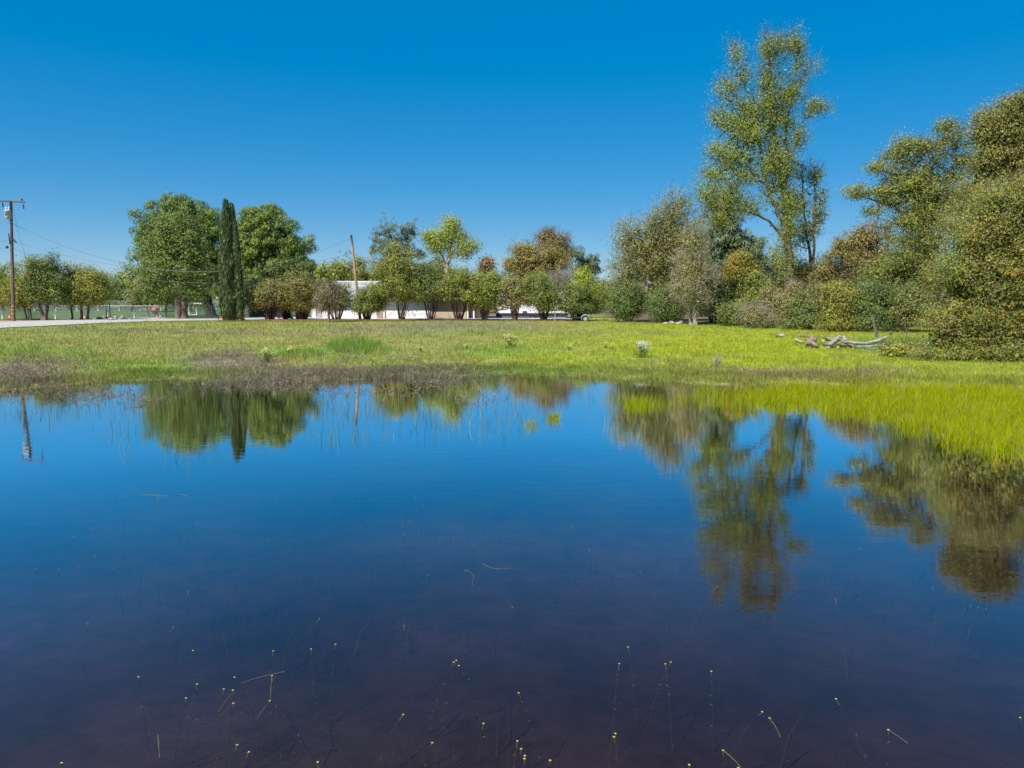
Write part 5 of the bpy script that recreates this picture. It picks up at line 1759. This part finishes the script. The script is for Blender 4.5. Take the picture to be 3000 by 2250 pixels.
# pale dry grass tuft
r = np.random.default_rng(12)
g = ground_at(2099, 1076)
nt_ = 160
ang = r.uniform(0, 2 * np.pi, nt_)
Ht = r.uniform(.25, .6, nt_)
V, F = blades(np.tile(g, (nt_, 1)) + np.column_stack([r.normal(0, .06, nt_), r.normal(0, .06, nt_), 0 * ang]), Ht, np.full(nt_, .014), ang, np.column_stack([np.cos(ang), np.sin(ang)]) * (Ht * r.uniform(.1, .6, nt_))[:, None])
tag(mesh_np('dry_grass_tuft', V, F, M['grass'], tint=np.repeat(np.tile(np.array([[.46, .42, .27]]), (nt_, 1)) * np.exp(r.normal(0, .15, (nt_, 1))), 3, 0)), 'pale dry grass tuft fanning out on the right meadow', 'tuft')

# ------------------------------------------------------------------ tiny yellow water flowers near the camera
Z5 = [(474, 877), (934, 897), (1041, 1024), (747, 1166), (1063, 1205), (1004, 1280), (1266, 1168), (1207, 1232), (1256, 1238), (1258, 1309), (1474, 1026), (1468, 1160), (1456, 1295), (1724, 851), (1679, 1016), (1342, 1572), (1715, 1626), (332, 1630), (1012, 704), (1014, 718),
      (680, 292), (638, 352), (515, 513), (424, 570), (197, 580), (610, 582), (1407, 272), (1490, 197), (1630, 375), (1785, 242), (1280, 1533), (1811, 990), (545, 395), (503, 365), (400, 408), (315, 585)]
Z6 = [(338, 889), (470, 616), (668, 593), (620, 1077), (606, 1087), (634, 1105), (333, 1370), (766, 1418), (950, 1512), (970, 1555), (990, 1592), (988, 1608), (1480, 1472), (1471, 1490), (1500, 1095), (1750, 1096), (1778, 1086), (923, 789), (718, 456), (534, 414), (609, 417),
      (1338, 476), (1613, 600), (1245, 348), (370, 328), (447, 360), (332, 404), (438, 233), (398, 190), (175, 208), (106, 350), (490, 1522), (1127, 1617), (957, 1253), (1548, 1005), (1020, 415)]
Z7 = [(155, 1136), (218, 1563), (35, 1641), (300, 1657), (430, 1355), (469, 1388), (1110, 1452), (1348, 686), (1556, 779), (1597, 790), (1637, 801), (825, 748), (957, 470), (187, 674), (1822, 1386), (828, 1285)]
k5 = 1000 / 1843
FL = [(u * k5, 1350 + v * k5) for u, v in Z5] + [(1000 + u * k5, 1350 + v * k5) for u, v in Z6] + [(2000 + u * k5, 1350 + v * k5) for u, v in Z7]
BIG = {(u, v) for u, v in FL if v > 1850}
M['petal_yellow'] = mat_plain('yellow_petal', (.40, .40, .06), .6, .08, 30, .1)
M['weed_stem'] = mat_plain('pale_weed_stem', (.15, .14, .08), .7, .2, 8, .1)
for k, (u, v) in enumerate(FL):
    r = np.random.default_rng(900 + k)
    q = on_level(u, v, .04)
    bed = hz(q[0], q[1])
    zone = ('far' if v < 1600 else 'middle' if v < 1900 else 'near') + ' ' + ('left' if u < 1000 else 'central' if u < 2000 else 'right')
    sz = .0095 if v > 1850 else .005
    e = empty('water_flower', (q[0], q[1], bed), f'tiny yellow flower on a thin stem in the {zone} water', 'water plant', f'tiny yellow flowers in the {zone} water')
    dx, dy = r.normal(0, .09, 2)
    S = [(q[0] + dx * 1.6, q[1] + dy * 1.6, bed - .02), (q[0] + dx * .9, q[1] + dy * .9, bed * .45), (q[0] + dx * .25, q[1] + dy * .25, 0.0), (q[0], q[1], .035)]
    Q, RR = resample(S, [.0018, .0018, .0017, .0015], .08)
    MB().tube(Q, RR, 4).build('stem', M['weed_stem'], e)
    m = MB()
    for j in range(5):
        a_ = 2 * math.pi * j / 5 + r.uniform(0, 1)
        c_, s_ = math.cos(a_), math.sin(a_)
        o = np.array([q[0], q[1], .037])
        A_ = np.array([c_, s_, .35])
        B_ = np.array([-s_, c_, 0])
        m._add([o, o + sz * (.55 * A_ + .42 * B_), o + sz * A_, o + sz * (.55 * A_ - .42 * B_)], [(0, 1, 2, 3)])
    m.build('petal_ring', M['petal_yellow'], e)
    if v > 1850:
        V, F = leaf_quads(Q[1:-1] + r.normal(0, .01, Q[1:-1].shape), nrm(r.normal(size=Q[1:-1].shape)), nrm(r.normal(size=Q[1:-1].shape)), np.full(len(Q) - 2, .03), np.full(len(Q) - 2, .010))
        mesh_np('leaflet_mass', V, F, M['leaf'], e, tint=np.tile([[.30, .30, .12]], (len(F), 1)))

# long stems lying on the water surface
FS = [[(1160, 1142), (1215, 1150), (1250, 1162), (1245, 1190)], [(2360, 1400), (2395, 1415), (2420, 1425)]]


def float_stem(label, pts, off=(0, 0), rad=.002):
    P = [on_level(a + off[0], b + off[1], .004) for a, b in pts]
    Q, RR = resample(P, [rad] * len(P), .06)
    o = MB().tube(Q, RR, 4).build('floating_stem', M['weed_stem'])
    return tag(o, label, 'stem', 'stems floating on the pond')


kz = k5
z5 = lambda a, b: (a * kz, 1350 + b * kz)
z6 = lambda a, b: (1000 + a * kz, 1350 + b * kz)
z7 = lambda a, b: (2000 + a * kz, 1350 + b * kz)
float_stem('long thin stem floating between the yellow flowers at lower left', [z5(1300, 1200), z5(1400, 1168), z5(1535, 1138)])
float_stem('bent floating stem below the lower left flower cluster', [z5(1250, 1255), z5(1215, 1300), z5(1180, 1355)])
float_stem('curved floating stem just right of the bent one', [z5(1250, 1315), z5(1230, 1350), z5(1190, 1378)])
float_stem('floating stem trailing from the pair of flowers left of centre', [z5(1468, 1165), z5(1462, 1230), z5(1462, 1290)])
float_stem('pale stem angled below the flower pair left of centre', [z5(1455, 1300), z5(1410, 1350), z5(1388, 1392)], rad=.0024)
float_stem('hooked thin stem floating near the middle of the pond', [z6(672, 590), z6(718, 612), z6(705, 680)])
float_stem('long faint stem floating right of the hooked one', [z6(755, 552), z6(822, 585), z6(910, 580)])
float_stem('straight floating stem at the lower right', [z7(1110, 1452), z7(1180, 1490), z7(1215, 1525)])
float_stem('thin floating stem at the bottom centre right', [z7(469, 1390), z7(505, 1425), z7(527, 1492)])
float_stem('floating stem with flower at the bottom right of centre', [z7(225, 1568), z7(275, 1605), z7(315, 1655)])
float_stem('pale straw floating far out on the left water', [z5(765, 182), z5(850, 186), z5(910, 192)], rad=.0028)
float_stem('short straw crossing the pale straw on the left water', [z5(850, 180), z5(856, 210), z5(845, 245)], rad=.0025)
float_stem('frayed straw right of the pale straw on the left water', [z5(945, 190), z5(975, 178), z5(1010, 190)], rad=.0028)
float_stem('upright pale weed stem at the bottom left', [z5(853, 1480), z5(857, 1540), z5(862, 1600)], rad=.002)
